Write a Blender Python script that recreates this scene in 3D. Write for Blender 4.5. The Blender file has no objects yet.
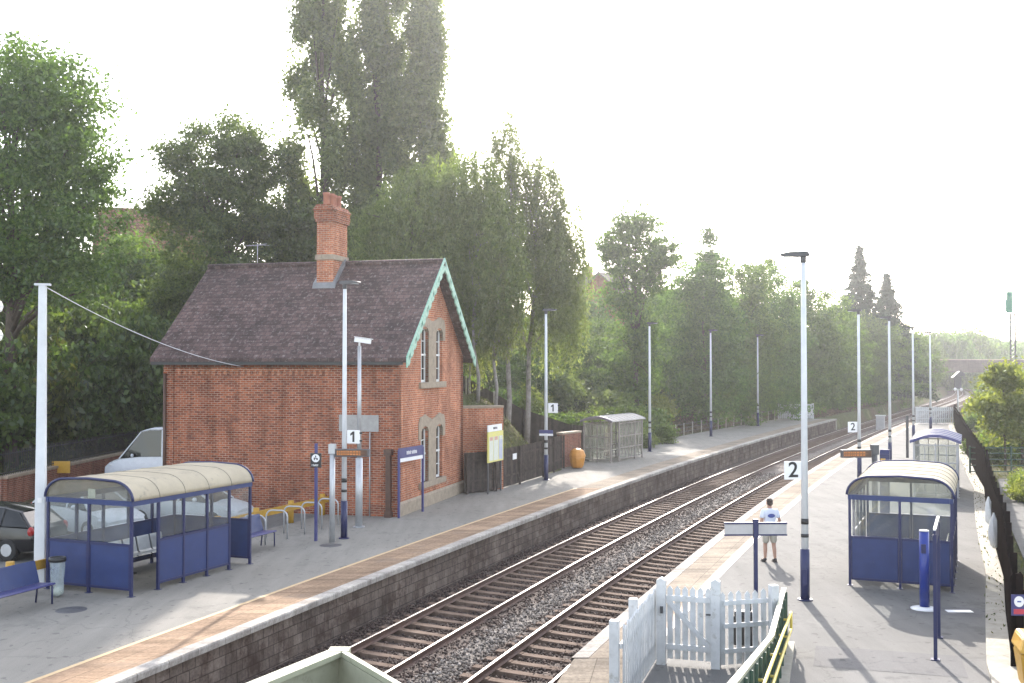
import bpy, bmesh, math, random
import numpy as np
from mathutils import Vector, Matrix
R = math.radians
random.seed(11)
RNG = np.random.default_rng(5)
SC = bpy.context.scene
COL = SC.collection

# ------------------------------------------------------------------ curve of the railway
C1, C2, C3 = 0.301495, 1.4563e-3, -3.44483e-6
def ref(y): return C1*y + C2*y*y + C3*y**3
def slo(y): return C1 + 2*C2*y + 3*C3*y*y
def lx(off, y): return ref(y) + off*math.sqrt(1+slo(y)**2)
def hd(y): return -math.atan(slo(y))          # rotation about z that turns local +y along the line
def at(off, y, z=0.0): return Vector((lx(off, y), y, z))
def offs(x, y): return (x-ref(y))/math.sqrt(1+slo(y)**2)
def poly_at(pts, y):                            # piecewise linear table
    if y <= pts[0][0]: return pts[0][1]
    for (a, va), (b, vb) in zip(pts, pts[1:]):
        if y <= b: return va+(vb-va)*(y-a)/(b-a)
    return pts[-1][1]
def sm(t):
    t = max(0., min(1., t)); return t*t*(3-2*t)

# ------------------------------------------------------------------ mesh builder
class MB:
    def __init__(s): s.v = []; s.f = []; s.sm = []; s.mi = []; s.uv = None
    def add(s, vs, fs, smooth=False, mi=0):
        b = len(s.v); s.v += [tuple(v) for v in vs]
        for f in fs: s.f.append(tuple(b+i for i in f)); s.sm.append(smooth); s.mi.append(mi)
        return s
    def box(s, cx, cy, cz, sx, sy, sz, rot=None, mi=0):
        c = Vector((cx, cy, cz)); vs = []
        for x, y, z in ((-1,-1,-1),(1,-1,-1),(1,1,-1),(-1,1,-1),(-1,-1,1),(1,-1,1),(1,1,1),(-1,1,1)):
            p = Vector((x*sx/2, y*sy/2, z*sz/2))
            if rot is not None: p = rot @ p
            vs.append(c+p)
        return s.add(vs, [(0,3,2,1),(4,5,6,7),(0,1,5,4),(1,2,6,5),(2,3,7,6),(3,0,4,7)], mi=mi)
    def b2(s, x0, x1, y0, y1, z0, z1, mi=0):
        return s.box((x0+x1)/2, (y0+y1)/2, (z0+z1)/2, x1-x0, y1-y0, z1-z0, mi=mi)
    def beam(s, p0, p1, w, h, mi=0):
        p0 = Vector(p0); p1 = Vector(p1); d = p1-p0
        up = Vector((0,0,1)) if abs(d.normalized().z) < .98 else Vector((0,1,0))
        a = d.cross(up).normalized()*w/2; b = a.cross(d).normalized()*h/2
        vs = [p0-a-b, p0+a-b, p0+a+b, p0-a+b, p1-a-b, p1+a-b, p1+a+b, p1-a+b]
        return s.add(vs, [(0,1,2,3),(4,7,6,5),(0,4,5,1),(1,5,6,2),(2,6,7,3),(3,7,4,0)], mi=mi)
    def tube(s, pts, r, n=8, cap=True, mi=0):
        pts = [Vector(p) for p in pts]; m = len(pts)
        rs = r if isinstance(r, (list, tuple)) else [r]*m
        vs = []; prev = None
        for i, p in enumerate(pts):
            d = (pts[min(i+1, m-1)]-pts[max(i-1, 0)])
            if d.length < 1e-9: d = Vector((0,0,1))
            d.normalize()
            if prev is None:
                a = d.cross(Vector((0,0,1)) if abs(d.z) < .9 else Vector((1,0,0))).normalized()
            else:
                a = (prev - d*prev.dot(d)).normalized()
            prev = a; b = d.cross(a)
            for k in range(n):
                t = 2*math.pi*k/n; vs.append(p+(a*math.cos(t)+b*math.sin(t))*rs[i])
        fs = []
        for i in range(m-1):
            for k in range(n):
                k2 = (k+1) % n; fs.append((i*n+k, i*n+k2, (i+1)*n+k2, (i+1)*n+k))
        s.add(vs, fs, True, mi)
        if cap:
            b0 = len(s.v)-m*n
            s.f.append(tuple(b0+n-1-k for k in range(n))); s.sm.append(False); s.mi.append(mi)
            s.f.append(tuple(b0+(m-1)*n+k for k in range(n))); s.sm.append(False); s.mi.append(mi)
        return s
    def cyl(s, p0, p1, r0, r1=None, n=12, mi=0): return s.tube([p0, p1], [r0, r0 if r1 is None else r1], n, mi=mi)
    def lathe(s, prof, n=16, c=(0,0,0), mi=0, smooth=True):
        vs = []; m = len(prof)
        for r, z in prof:
            for k in range(n):
                t = 2*math.pi*k/n; vs.append((c[0]+r*math.cos(t), c[1]+r*math.sin(t), c[2]+z))
        fs = [(i*n+k, i*n+(k+1) % n, (i+1)*n+(k+1) % n, (i+1)*n+k) for i in range(m-1) for k in range(n)]
        return s.add(vs, fs, smooth, mi)
    def prism(s, poly, f, mi=0, smooth=False):
        """poly: 2d list; f(u, v, side) -> 3d point, side 0/1"""
        n = len(poly); vs = [f(u, v, 0) for u, v in poly]+[f(u, v, 1) for u, v in poly]
        s.add(vs, [tuple(range(n-1, -1, -1)), tuple(range(n, 2*n))], False, mi)
        return s.add(vs, [(i, (i+1) % n, n+(i+1) % n, n+i) for i in range(n)], smooth, mi)
    def prism_y(s, poly, y0, y1, mi=0, smooth=False): return s.prism(poly, lambda u, v, k: (u, y1 if k else y0, v), mi, smooth)
    def prism_x(s, poly, x0, x1, mi=0, smooth=False): return s.prism(poly, lambda u, v, k: (x1 if k else x0, u, v), mi, smooth)
    def prism_z(s, poly, z0, z1, mi=0): return s.prism(poly, lambda u, v, k: (u, v, z1 if k else z0), mi)
    def ell(s, c, r, n=12, m=8, mi=0):
        vs = []; fs = []
        for i in range(m+1):
            ph = math.pi*i/m
            for k in range(n):
                t = 2*math.pi*k/n
                vs.append((c[0]+r[0]*math.sin(ph)*math.cos(t), c[1]+r[1]*math.sin(ph)*math.sin(t), c[2]+r[2]*math.cos(ph)))
        for i in range(m):
            for k in range(n): fs.append((i*n+k, (i+1)*n+k, (i+1)*n+(k+1) % n, i*n+(k+1) % n))
        return s.add(vs, fs, True, mi)
    def build(s, name, mats, parent=None, bevel=0, fix=True):
        me = bpy.data.meshes.new(name); me.from_pydata(s.v, [], s.f)
        me.polygons.foreach_set('use_smooth', s.sm); me.polygons.foreach_set('material_index', s.mi)
        if s.uv is not None:
            l = me.uv_layers.new(name='UVMap')
            for lp in me.loops: l.data[lp.index].uv = s.uv[lp.vertex_index]
        if fix:
            bm = bmesh.new(); bm.from_mesh(me); bmesh.ops.recalc_face_normals(bm, faces=bm.faces); bm.to_mesh(me); bm.free()
        return link(name, me, mats, parent, bevel)

def link(name, me, mats, parent=None, bevel=0):
    for m in (mats if isinstance(mats, (list, tuple)) else [mats]): me.materials.append(m)
    o = bpy.data.objects.new(name, me); COL.objects.link(o)
    if parent is not None: o.parent = parent
    if bevel:
        b = o.modifiers.new('Bevel', 'BEVEL'); b.width = bevel; b.segments = 2; b.limit_method = 'ANGLE'; b.angle_limit = R(40)
    return o
def tag(o, label=None, cat=None, group=None, kind=None):
    if label: o['label'] = label
    if cat: o['category'] = cat
    if group: o['group'] = group
    if kind: o['kind'] = kind
    return o
def thing(name, label, cat, loc=(0,0,0), rz=0., group=None):
    o = bpy.data.objects.new(name, None); COL.objects.link(o); o.empty_display_size = .2
    o.location = loc; o.rotation_euler = (0,0,rz)
    return tag(o, label, cat, group)
def copy_tree(o, parent=None):
    c = o.copy(); COL.objects.link(c)
    if parent is not None: c.parent = parent
    for ch in list(o.children): copy_tree(ch, c)
    return c
def dup(o, loc, rz, label, group=None, scale=None):
    c = copy_tree(o); c.location = loc; c.rotation_euler = (0,0,rz); c['label'] = label
    if group: c['group'] = group
    if scale: c.scale = scale if isinstance(scale, tuple) else (scale,)*3
    return c
def struct(o): o['kind'] = 'structure'; return o

def text_mesh(name, txt, size, mat, parent, loc, rot, bold=True):
    cu = bpy.data.curves.new('text_src', 'FONT'); cu.body = txt; cu.size = size; cu.extrude = .004
    cu.align_x = 'CENTER'; cu.align_y = 'CENTER'
    if bold: cu.offset = size*.012
    t = bpy.data.objects.new('text_src', cu); COL.objects.link(t)
    bpy.context.view_layer.update()
    me = bpy.data.meshes.new_from_object(t.evaluated_get(bpy.context.evaluated_depsgraph_get()))
    bpy.data.objects.remove(t); bpy.data.curves.remove(cu)
    me.materials.clear()
    o = link(name, me, mat, parent); o.location = loc; o.rotation_euler = rot
    return o

# ------------------------------------------------------------------ materials
def newmat(name):
    m = bpy.data.materials.new(name); m.use_nodes = True; nt = m.node_tree; nt.nodes.clear()
    out = nt.nodes.new('ShaderNodeOutputMaterial'); b = nt.nodes.new('ShaderNodeBsdfPrincipled')
    nt.links.new(b.outputs[0], out.inputs[0]); return m, nt, b, out
def N(nt, t, **kw):
    n = nt.nodes.new(t)
    for k, v in kw.items():
        if k in n.inputs: n.inputs[k].default_value = v
        else: setattr(n, k, v)
    return n
def noise(nt, vec, scale, detail=4, rough=.55):
    n = N(nt, 'ShaderNodeTexNoise'); n.inputs['Scale'].default_value = scale; n.inputs['Detail'].default_value = detail
    n.inputs['Roughness'].default_value = rough
    if vec is not None: nt.links.new(vec, n.inputs['Vector'])
    return n.outputs['Fac']
def ramp(nt, fac, stops):
    r = N(nt, 'ShaderNodeValToRGB'); e = r.color_ramp.elements
    while len(e) < len(stops): e.new(.5)
    for el, (p, c) in zip(e, stops): el.position = p; el.color = (*c, 1) if len(c) == 3 else c
    nt.links.new(fac, r.inputs[0]); return r.outputs[0]
def mixc(nt, fac, a, b, mode='MIX'):
    m = N(nt, 'ShaderNodeMix', data_type='RGBA', blend_type=mode)
    for k, v in ((0, fac), (6, a), (7, b)):
        if hasattr(v, 'links'): nt.links.new(v, m.inputs[k])
        else: m.inputs[k].default_value = v if k == 0 else ((*v, 1) if len(v) == 3 else v)
    return m.outputs[2]
def mth(nt, op, a, b=0., clamp=False):
    m = N(nt, 'ShaderNodeMath', operation=op); m.use_clamp = clamp
    for k, v in ((0, a), (1, b)):
        if hasattr(v, 'links'): nt.links.new(v, m.inputs[k])
        else: m.inputs[k].default_value = v
    return m.outputs[0]
def bump(nt, b, h, strength=.3, dist=.02):
    n = N(nt, 'ShaderNodeBump'); n.inputs['Strength'].default_value = strength; n.inputs['Distance'].default_value = dist
    nt.links.new(h, n.inputs['Height']); nt.links.new(n.outputs[0], b.inputs['Normal'])
def coords(nt, which='Object'): return N(nt, 'ShaderNodeTexCoord').outputs[which]
def pm(name, c1, c2=None, scale=3., rough=.6, metal=0., bmp=0., bscale=40., coord='Object', spec=None, grime=None):
    m, nt, b, out = newmat(name); co = coords(nt, coord)
    if c2 is None: c2 = tuple(x*.8 for x in c1)
    f = noise(nt, co, scale, 6, .62)
    col = ramp(nt, f, [(.32, c1), (.68, c2)])
    if grime:
        g = ramp(nt, noise(nt, co, grime[1], 8, .7), [(grime[2], (0,0,0)), (grime[2]+.14, (1,1,1))])
        col = mixc(nt, mth(nt, 'MULTIPLY', g, grime[3] if len(grime) > 3 else .7), col, grime[0])
    nt.links.new(col, b.inputs['Base Color'])
    rr = mth(nt, 'MULTIPLY_ADD', noise(nt, co, scale*4, 3), .3); nt.nodes[-1].inputs[2].default_value = rough-.15
    nt.links.new(rr, b.inputs['Roughness'])
    b.inputs['Metallic'].default_value = metal
    if spec is not None: b.inputs['Specular IOR Level'].default_value = spec
    if bmp: bump(nt, b, noise(nt, co, bscale, 6, .65), bmp, .02)
    return m

def brick_mat(name, cols, mortar, bw=.225, bh=.075, msize=.008, coord='Object', bmp=.5, stain=None, var=.5, uvmode=False):
    m, nt, b, out = newmat(name); co = coords(nt, 'UV' if uvmode else coord)
    sx = N(nt, 'ShaderNodeSeparateXYZ'); nt.links.new(co, sx.inputs[0])
    cb = N(nt, 'ShaderNodeCombineXYZ')
    if uvmode:
        vec = co
    else:
        nt.links.new(mth(nt, 'ADD', sx.outputs[0], sx.outputs[1]), cb.inputs[0]); nt.links.new(sx.outputs[2], cb.inputs[1]); vec = cb.outputs[0]
    t = N(nt, 'ShaderNodeTexBrick'); nt.links.new(vec, t.inputs['Vector'])
    t.inputs['Scale'].default_value = 1; t.inputs['Brick Width'].default_value = bw; t.inputs['Row Height'].default_value = bh
    t.inputs['Mortar Size'].default_value = msize; t.inputs['Mortar Smooth'].default_value = .15; t.inputs['Bias'].default_value = 0
    t.inputs['Color1'].default_value = (*cols[0], 1); t.inputs['Color2'].default_value = (*cols[1], 1); t.inputs['Mortar'].default_value = (*mortar, 1)
    big = noise(nt, vec, .7, 5, .6); fine = noise(nt, vec, 14, 4, .7)
    v = ramp(nt, big, [(.3, (.55,.52,.52)), (.7, (1.25,1.2,1.15))])
    col = mixc(nt, var, t.outputs['Color'], mixc(nt, 1., t.outputs['Color'], v, 'MULTIPLY'))
    mp = N(nt, 'ShaderNodeMapping'); nt.links.new(vec, mp.inputs[0]); mp.inputs['Scale'].default_value = (2.6,.22,1)
    col = mixc(nt, .9, col, mixc(nt, 1., col, ramp(nt, noise(nt, mp.outputs[0], 1., 6, .7), [(.34, (.66,.63,.61)), (.58, (1.08,1.07,1.06))]), 'MULTIPLY'))
    vf = ramp(nt, fine, [(.35, (.7,.7,.7)), (.65, (1.2,1.2,1.2))])
    col = mixc(nt, .8, col, mixc(nt, 1., col, vf, 'MULTIPLY'))
    if stain:
        g = ramp(nt, noise(nt, vec, stain[1], 8, .7), [(stain[2], (0,0,0)), (stain[2]+.12, (1,1,1))])
        col = mixc(nt, mth(nt, 'MULTIPLY', g, stain[3]), col, stain[0])
    nt.links.new(col, b.inputs['Base Color']); b.inputs['Roughness'].default_value = .9; b.inputs['Specular IOR Level'].default_value = .08
    h = mth(nt, 'SUBTRACT', mth(nt, 'MULTIPLY', fine, .25), t.outputs['Fac'])
    bump(nt, b, h, bmp, .012); return m

def leaf_mat(name, c1, c2, c3, trans=.45, tcol=None):
    m, nt, b, out = newmat(name); nt.nodes.remove(b)
    g = N(nt, 'ShaderNodeNewGeometry'); co = coords(nt, 'Object')
    col = ramp(nt, g.outputs['Random Per Island'], [(.1, c1), (.5, c2), (.95, c3)])
    n = noise(nt, co, .55, 3)
    oi = N(nt, 'ShaderNodeObjectInfo')
    hs = N(nt, 'ShaderNodeHueSaturation'); nt.links.new(col, hs.inputs['Color'])
    nt.links.new(mth(nt, 'ADD', mth(nt, 'MULTIPLY', n, .9), .55), hs.inputs['Value'])
    nt.links.new(mth(nt, 'ADD', mth(nt, 'MULTIPLY', oi.outputs['Random'], .035), .482), hs.inputs['Hue'])
    d = N(nt, 'ShaderNodeBsdfDiffuse'); t = N(nt, 'ShaderNodeBsdfTranslucent')
    nt.links.new(hs.outputs[0], d.inputs[0])
    tc = mixc(nt, 1., hs.outputs[0], (tcol or (1.5,1.55,.75)), 'MULTIPLY'); nt.links.new(tc, t.inputs[0])
    mx = N(nt, 'ShaderNodeMixShader'); mx.inputs[0].default_value = trans
    nt.links.new(d.outputs[0], mx.inputs[1]); nt.links.new(t.outputs[0], mx.inputs[2])
    gl = N(nt, 'ShaderNodeBsdfGlossy'); gl.inputs['Roughness'].default_value = .45; gl.inputs[0].default_value = (.9,1,.95,1)
    m2 = N(nt, 'ShaderNodeMixShader'); m2.inputs[0].default_value = .035
    nt.links.new(mx.outputs[0], m2.inputs[1]); nt.links.new(gl.outputs[0], m2.inputs[2]); nt.links.new(m2.outputs[0], out.inputs[0])
    return m

def glass_mat(name, tint=(.9,.95,.95), milk=.12, milkcol=(.6,.62,.6), gloss=1.0):
    m, nt, b, out = newmat(name); nt.nodes.remove(b); co = coords(nt)
    t = N(nt, 'ShaderNodeBsdfTransparent'); t.inputs[0].default_value = (*tint, 1)
    d = N(nt, 'ShaderNodeBsdfDiffuse'); d.inputs[0].default_value = (*milkcol, 1)
    tr = N(nt, 'ShaderNodeBsdfTranslucent'); tr.inputs[0].default_value = (*milkcol, 1)
    a = N(nt, 'ShaderNodeMixShader'); a.inputs[0].default_value = .5; nt.links.new(d.outputs[0], a.inputs[1]); nt.links.new(tr.outputs[0], a.inputs[2])
    mk = mth(nt, 'MULTIPLY', ramp(nt, noise(nt, co, 2.2, 6, .65), [(.25, (.5,.5,.5)), (.75, (1.5,1.5,1.5))]), milk, True)
    mx = N(nt, 'ShaderNodeMixShader'); nt.links.new(mk, mx.inputs[0]); nt.links.new(t.outputs[0], mx.inputs[1]); nt.links.new(a.outputs[0], mx.inputs[2])
    gl = N(nt, 'ShaderNodeBsdfGlossy'); gl.inputs['Roughness'].default_value = .05
    lw = N(nt, 'ShaderNodeLayerWeight'); lw.inputs[0].default_value = .5; fz = mth(nt, 'MULTIPLY_ADD', mth(nt, 'POWER', lw.outputs['Facing'], 5.), .8); nt.nodes[-1].inputs[2].default_value = .05
    m2 = N(nt, 'ShaderNodeMixShader'); nt.links.new(mth(nt, 'MULTIPLY', fz, gloss, True), m2.inputs[0])
    nt.links.new(mx.outputs[0], m2.inputs[1]); nt.links.new(gl.outputs[0], m2.inputs[2]); nt.links.new(m2.outputs[0], out.inputs[0])
    return m

M = {}
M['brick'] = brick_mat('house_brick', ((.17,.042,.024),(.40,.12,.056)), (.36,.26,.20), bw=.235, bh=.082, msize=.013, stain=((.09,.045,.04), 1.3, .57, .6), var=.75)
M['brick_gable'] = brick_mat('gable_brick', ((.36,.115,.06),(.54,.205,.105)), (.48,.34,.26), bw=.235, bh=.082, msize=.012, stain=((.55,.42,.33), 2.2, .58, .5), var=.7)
M['brick_wall'] = brick_mat('boundary_brick', ((.22,.08,.055),(.30,.12,.08)), (.3,.25,.2), stain=((.1,.09,.06), 1.4, .55, .6))
M['block'] = brick_mat('platform_block', ((.13,.105,.09),(.21,.175,.15)), (.08,.065,.055), bw=.40, bh=.23, msize=.012, uvmode=True, stain=((.05,.03,.024), 1.1, .50, .8), var=.9)
M['slate'] = None
def slate():
    m, nt, b, out = newmat('roof_slate'); co = coords(nt)
    sx = N(nt, 'ShaderNodeSeparateXYZ'); nt.links.new(co, sx.inputs[0]); cb = N(nt, 'ShaderNodeCombineXYZ')
    nt.links.new(sx.outputs[0], cb.inputs[0]); nt.links.new(mth(nt, 'MULTIPLY', sx.outputs[2], 1.41), cb.inputs[1]); v = cb.outputs[0]
    t = N(nt, 'ShaderNodeTexBrick'); nt.links.new(v, t.inputs['Vector'])
    for k, x in (('Scale', 1), ('Brick Width', .26), ('Row Height', .2), ('Mortar Size', .009), ('Mortar Smooth', .1)): t.inputs[k].default_value = x
    t.inputs['Color1'].default_value = (.054,.034,.032,1); t.inputs['Color2'].default_value = (.112,.076,.070,1); t.inputs['Mortar'].default_value = (.03,.022,.025,1)
    big = ramp(nt, noise(nt, v, .6, 6, .65), [(.3, (.6,.58,.6)), (.7, (1.35,1.25,1.2))])
    col = mixc(nt, 1., t.outputs['Color'], big, 'MULTIPLY')
    lich = ramp(nt, noise(nt, v, 6.5, 9, .78), [(.53, (0,0,0)), (.66, (1,1,1))])
    col = mixc(nt, mth(nt, 'MULTIPLY', lich, .6), col, (.34,.31,.29))
    moss = ramp(nt, noise(nt, v, 1.3, 8, .75), [(.6, (0,0,0)), (.72, (1,1,1))])
    col = mixc(nt, mth(nt, 'MULTIPLY', moss, .4), col, (.12,.10,.07))
    nt.links.new(col, b.inputs['Base Color']); b.inputs['Roughness'].default_value = .75; b.inputs['Specular IOR Level'].default_value = .22
    fr = N(nt, 'ShaderNodeMath', operation='FRACT'); nt.links.new(mth(nt, 'DIVIDE', mth(nt, 'MULTIPLY', sx.outputs[2], 1.41), .2), fr.inputs[0])
    h = mth(nt, 'SUBTRACT', mth(nt, 'MULTIPLY', fr.outputs[0], -.6), t.outputs['Fac']); bump(nt, b, h, .7, .02); return m
M['slate'] = slate()
M['stone'] = pm('dressed_stone', (.36,.29,.21), (.25,.20,.15), 5, .85, bmp=.2, grime=((.16,.13,.10), 3, .58))
M['tile'] = brick_mat('clay_roof_tile', ((.2,.11,.075),(.27,.15,.1)), (.09,.055,.04), bw=.3, bh=.28, msize=.02)
M['chimney_pot'] = pm('terracotta', (.42,.17,.10), (.32,.12,.08), 4, .8)
M['pale_slab'] = pm('pale_stone_slab', (.36,.35,.33), (.28,.27,.26), 5, .8)
M['lead'] = pm('lead_flashing', (.22,.22,.225), (.16,.16,.165), 5, .55)
M['green_paint'] = pm('green_bargeboard_paint', (.15,.38,.27), (.36,.52,.43), 9, .6, grime=((.6,.64,.58), 7, .56))
M['green_dark'] = pm('dark_green_paint', (.03,.075,.05), None, 4, .5)
M['white_paint'] = pm('white_paint', (.8,.8,.78), (.7,.7,.67), 6, .5)
M['picket'] = pm('weathered_white_paint', (.62,.63,.63), (.50,.51,.51), 5, .65, grime=((.26,.24,.19), 6, .57), bmp=.1)
M['window_dark'] = None
def wdark():
    m, nt, b, out = newmat('window_glass'); b.inputs['Base Color'].default_value = (.012,.014,.014,1); b.inputs['Roughness'].default_value = .04
    bump(nt, b, noise(nt, coords(nt), 3, 2), .03, .02); return m
M['window_dark'] = wdark()
M['rust_iron'] = pm('brown_cast_iron', (.06,.03,.022), (.10,.05,.03), 8, .6)
M['asphalt'] = None
def asphalt(name, a, b_, patch, crackcol):
    m, nt, b, out = newmat(name); co = coords(nt)
    big = noise(nt, co, .22, 7, .62); fine = noise(nt, co, 60, 3, .7)
    col = ramp(nt, big, [(.3, a), (.7, b_)])
    p = ramp(nt, noise(nt, co, .55, 9, .72), [(.57, (0,0,0)), (.63, (1,1,1))]); col = mixc(nt, mth(nt, 'MULTIPLY', p, .6), col, patch)
    mp = N(nt, 'ShaderNodeMapping'); nt.links.new(co, mp.inputs[0]); mp.inputs['Rotation'].default_value = (0,0,.38); mp.inputs['Scale'].default_value = (2.2,.25,1)
    st = ramp(nt, noise(nt, mp.outputs[0], 1.1, 6, .65), [(.35, (.88,.88,.88)), (.68, (1.08,1.08,1.08))]); col = mixc(nt, .9, col, mixc(nt, 1., col, st, 'MULTIPLY'))
    vo = N(nt, 'ShaderNodeTexVoronoi', feature='DISTANCE_TO_EDGE'); vo.inputs['Scale'].default_value = .33
    dn = N(nt, 'ShaderNodeVectorMath', operation='ADD'); nn = N(nt, 'ShaderNodeTexNoise'); nn.inputs['Scale'].default_value = 1.2; nn.inputs['Detail'].default_value = 6
    nt.links.new(co, nn.inputs['Vector']); nt.links.new(co, dn.inputs[0]); nt.links.new(nn.outputs['Color'], dn.inputs[1]); nt.links.new(dn.outputs[0], vo.inputs['Vector'])
    cr = ramp(nt, vo.outputs['Distance'], [(0, (1,1,1)), (.006, (0,0,0))]); col = mixc(nt, mth(nt, 'MULTIPLY', cr, .4), col, crackcol)
    g = ramp(nt, fine, [(.3, (.72,.72,.72)), (.7, (1.25,1.25,1.25))]); col = mixc(nt, .8, col, mixc(nt, 1., col, g, 'MULTIPLY'))
    sp = ramp(nt, noise(nt, co, 4.5, 2, .4), [(.66, (0,0,0)), (.70, (1,1,1))]); col = mixc(nt, mth(nt, 'MULTIPLY', sp, .5), col, crackcol)
    nt.links.new(col, b.inputs['Base Color']); b.inputs['Roughness'].default_value = .88; b.inputs['Specular IOR Level'].default_value = .14
    bump(nt, b, fine, .35, .01); return m
M['asphalt'] = asphalt('platform_asphalt', (.222,.21,.185), (.27,.254,.224), (.185,.175,.155), (.09,.085,.08))
M['asphalt_dark'] = asphalt('car_park_asphalt', (.15,.148,.14), (.20,.195,.185), (.11,.11,.105), (.07,.07,.065))
M['asphalt_sun_darkened'] = asphalt('right_asphalt_darkened_for_sun', (.15,.147,.138), (.195,.19,.176), (.12,.117,.11), (.07,.065,.06))  # right platform's tarmac, its colour darkened to offset the sun falling there
M['path'] = pm('worn_path', (.10,.098,.09), (.07,.068,.062), 2, .9, bmp=.3)
M['patch'] = asphalt('repair_asphalt', (.13,.13,.13), (.17,.165,.16), (.1,.1,.1), (.06,.06,.06))
def slabs(name, c1, c2, mortar, stain, bw=.6, bh=.45):
    return brick_mat(name, (c1, c2), mortar, bw=bw, bh=bh, msize=.008, uvmode=True, stain=stain, bmp=.3, var=.7)
M['tan_paving'] = slabs('tan_edge_paving', (.29,.21,.145), (.36,.26,.18), (.18,.14,.1), ((.22,.17,.13), .8, .55, .55))
M['cream_paving'] = slabs('cream_edge_paving', (.255,.222,.178), (.32,.28,.225), (.15,.13,.105), ((.33,.28,.23), .7, .58, .6), bw=.9, bh=.6)
M['coping'] = slabs('coping_stone', (.38,.365,.335), (.47,.455,.42), (.18,.17,.15), ((.22,.2,.17), 1.3, .58, .6), bw=.9, bh=.7)
M['yellow_line'] = pm('worn_yellow_line', (.56,.40,.20), (.45,.32,.19), 6, .7, grime=((.3,.25,.2), 8, .6))
M['white_line'] = pm('worn_white_line', (.55,.53,.49), (.42,.40,.36), 5, .7, grime=((.33,.3,.27), 7, .6))
M['brown_line'] = pm('tactile_brown', (.32,.2,.11), (.4,.26,.16), 6, .8)
M['rail'] = pm('rail_rust', (.10,.045,.028), (.065,.032,.024), 5, .75)
M['rail_top'] = pm('rail_running_surface', (.62,.60,.58), (.5,.48,.46), 3, .3, metal=1.)
M['sleeper'] = pm('concrete_sleeper', (.175,.127,.098), (.105,.072,.055), 3, .9, grime=((.07,.045,.034), 5, .52), bmp=.2, spec=.08)
def ballast():
    m, nt, b, out = newmat('ballast_bed'); co = coords(nt); uv = coords(nt, 'UV')
    vo = N(nt, 'ShaderNodeTexVoronoi'); vo.inputs['Scale'].default_value = 17; nt.links.new(co, vo.inputs['Vector'])
    sx = N(nt, 'ShaderNodeSeparateXYZ'); nt.links.new(vo.outputs['Color'], sx.inputs[0])
    su = N(nt, 'ShaderNodeSeparateXYZ'); nt.links.new(uv, su.inputs[0])
    wob = mth(nt, 'MULTIPLY', mth(nt, 'SUBTRACT', noise(nt, co, .8, 6, .7), .5), 1.1)
    d = mth(nt, 'ABSOLUTE', mth(nt, 'ADD', mth(nt, 'ADD', su.outputs[0], 8.55), wob))   # distance to the six-foot
    z = ramp(nt, d, [(.28, (1,1,1)), (.5, (0,0,0))])
    br = ramp(nt, sx.outputs[0], [(0, (.022,.013,.010)), (.5, (.050,.029,.022)), (1, (.095,.062,.048))])
    gr = ramp(nt, sx.outputs[0], [(0, (.045,.037,.031)), (.5, (.11,.092,.08)), (1, (.24,.21,.185))])
    col = mixc(nt, z, br, gr)
    nt.links.new(col, b.inputs['Base Color']); b.inputs['Roughness'].default_value = .9
    bump(nt, b, mth(nt, 'SUBTRACT', 1., vo.outputs['Distance']), 1., .05); return m
M['ballast'] = ballast()
def stones():
    m, nt, b, out = newmat('ballast_stone'); g = N(nt, 'ShaderNodeNewGeometry'); uv = coords(nt, 'UV'); su = N(nt, 'ShaderNodeSeparateXYZ'); nt.links.new(uv, su.inputs[0])
    br = ramp(nt, g.outputs['Random Per Island'], [(0, (.024,.013,.010)), (.6, (.060,.035,.027)), (1, (.12,.083,.065))])
    gr = ramp(nt, g.outputs['Random Per Island'], [(0, (.05,.042,.036)), (.6, (.15,.128,.112)), (1, (.34,.305,.275))])
    nt.links.new(mixc(nt, su.outputs[0], br, gr), b.inputs['Base Color']); b.inputs['Roughness'].default_value = .85; return m
M['stones'] = stones()
def ground():
    m, nt, b, out = newmat('grassy_ground'); co = coords(nt)
    a = noise(nt, co, .12, 6, .6); f = noise(nt, co, 3.5, 6, .75)
    col = ramp(nt, a, [(.36, (.10,.075,.05)), (.5, (.085,.09,.04)), (.66, (.06,.085,.03))])
    v = ramp(nt, f, [(.3, (.45,.45,.45)), (.7, (1.5,1.45,1.35))]); col = mixc(nt, 1., col, v, 'MULTIPLY')
    dry = ramp(nt, noise(nt, co, .5, 7, .7), [(.56, (0,0,0)), (.66, (1,1,1))]); col = mixc(nt, mth(nt, 'MULTIPLY', dry, .6), col, (.2,.16,.09))
    nt.links.new(col, b.inputs['Base Color']); b.inputs['Roughness'].default_value = .95; b.inputs['Specular IOR Level'].default_value = .1
    bump(nt, b, f, .8, .12); return m
M['ground'] = ground()
M['blue'] = pm('navy_blue_paint', (.011,.026,.105), (.016,.036,.135), 3, .45, grime=((.07,.08,.16), 4, .62, .5))
M['blue_dark'] = pm('dark_navy_paint', (.014,.02,.085), None, 3, .4)
M['blue_bright'] = pm('bright_blue_paint', (.014,.04,.26), None, 3, .35)
M['purple'] = pm('purple_blue_paint', (.038,.042,.145), (.05,.052,.18), 3, .4)
M['roof_poly'] = None
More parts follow.
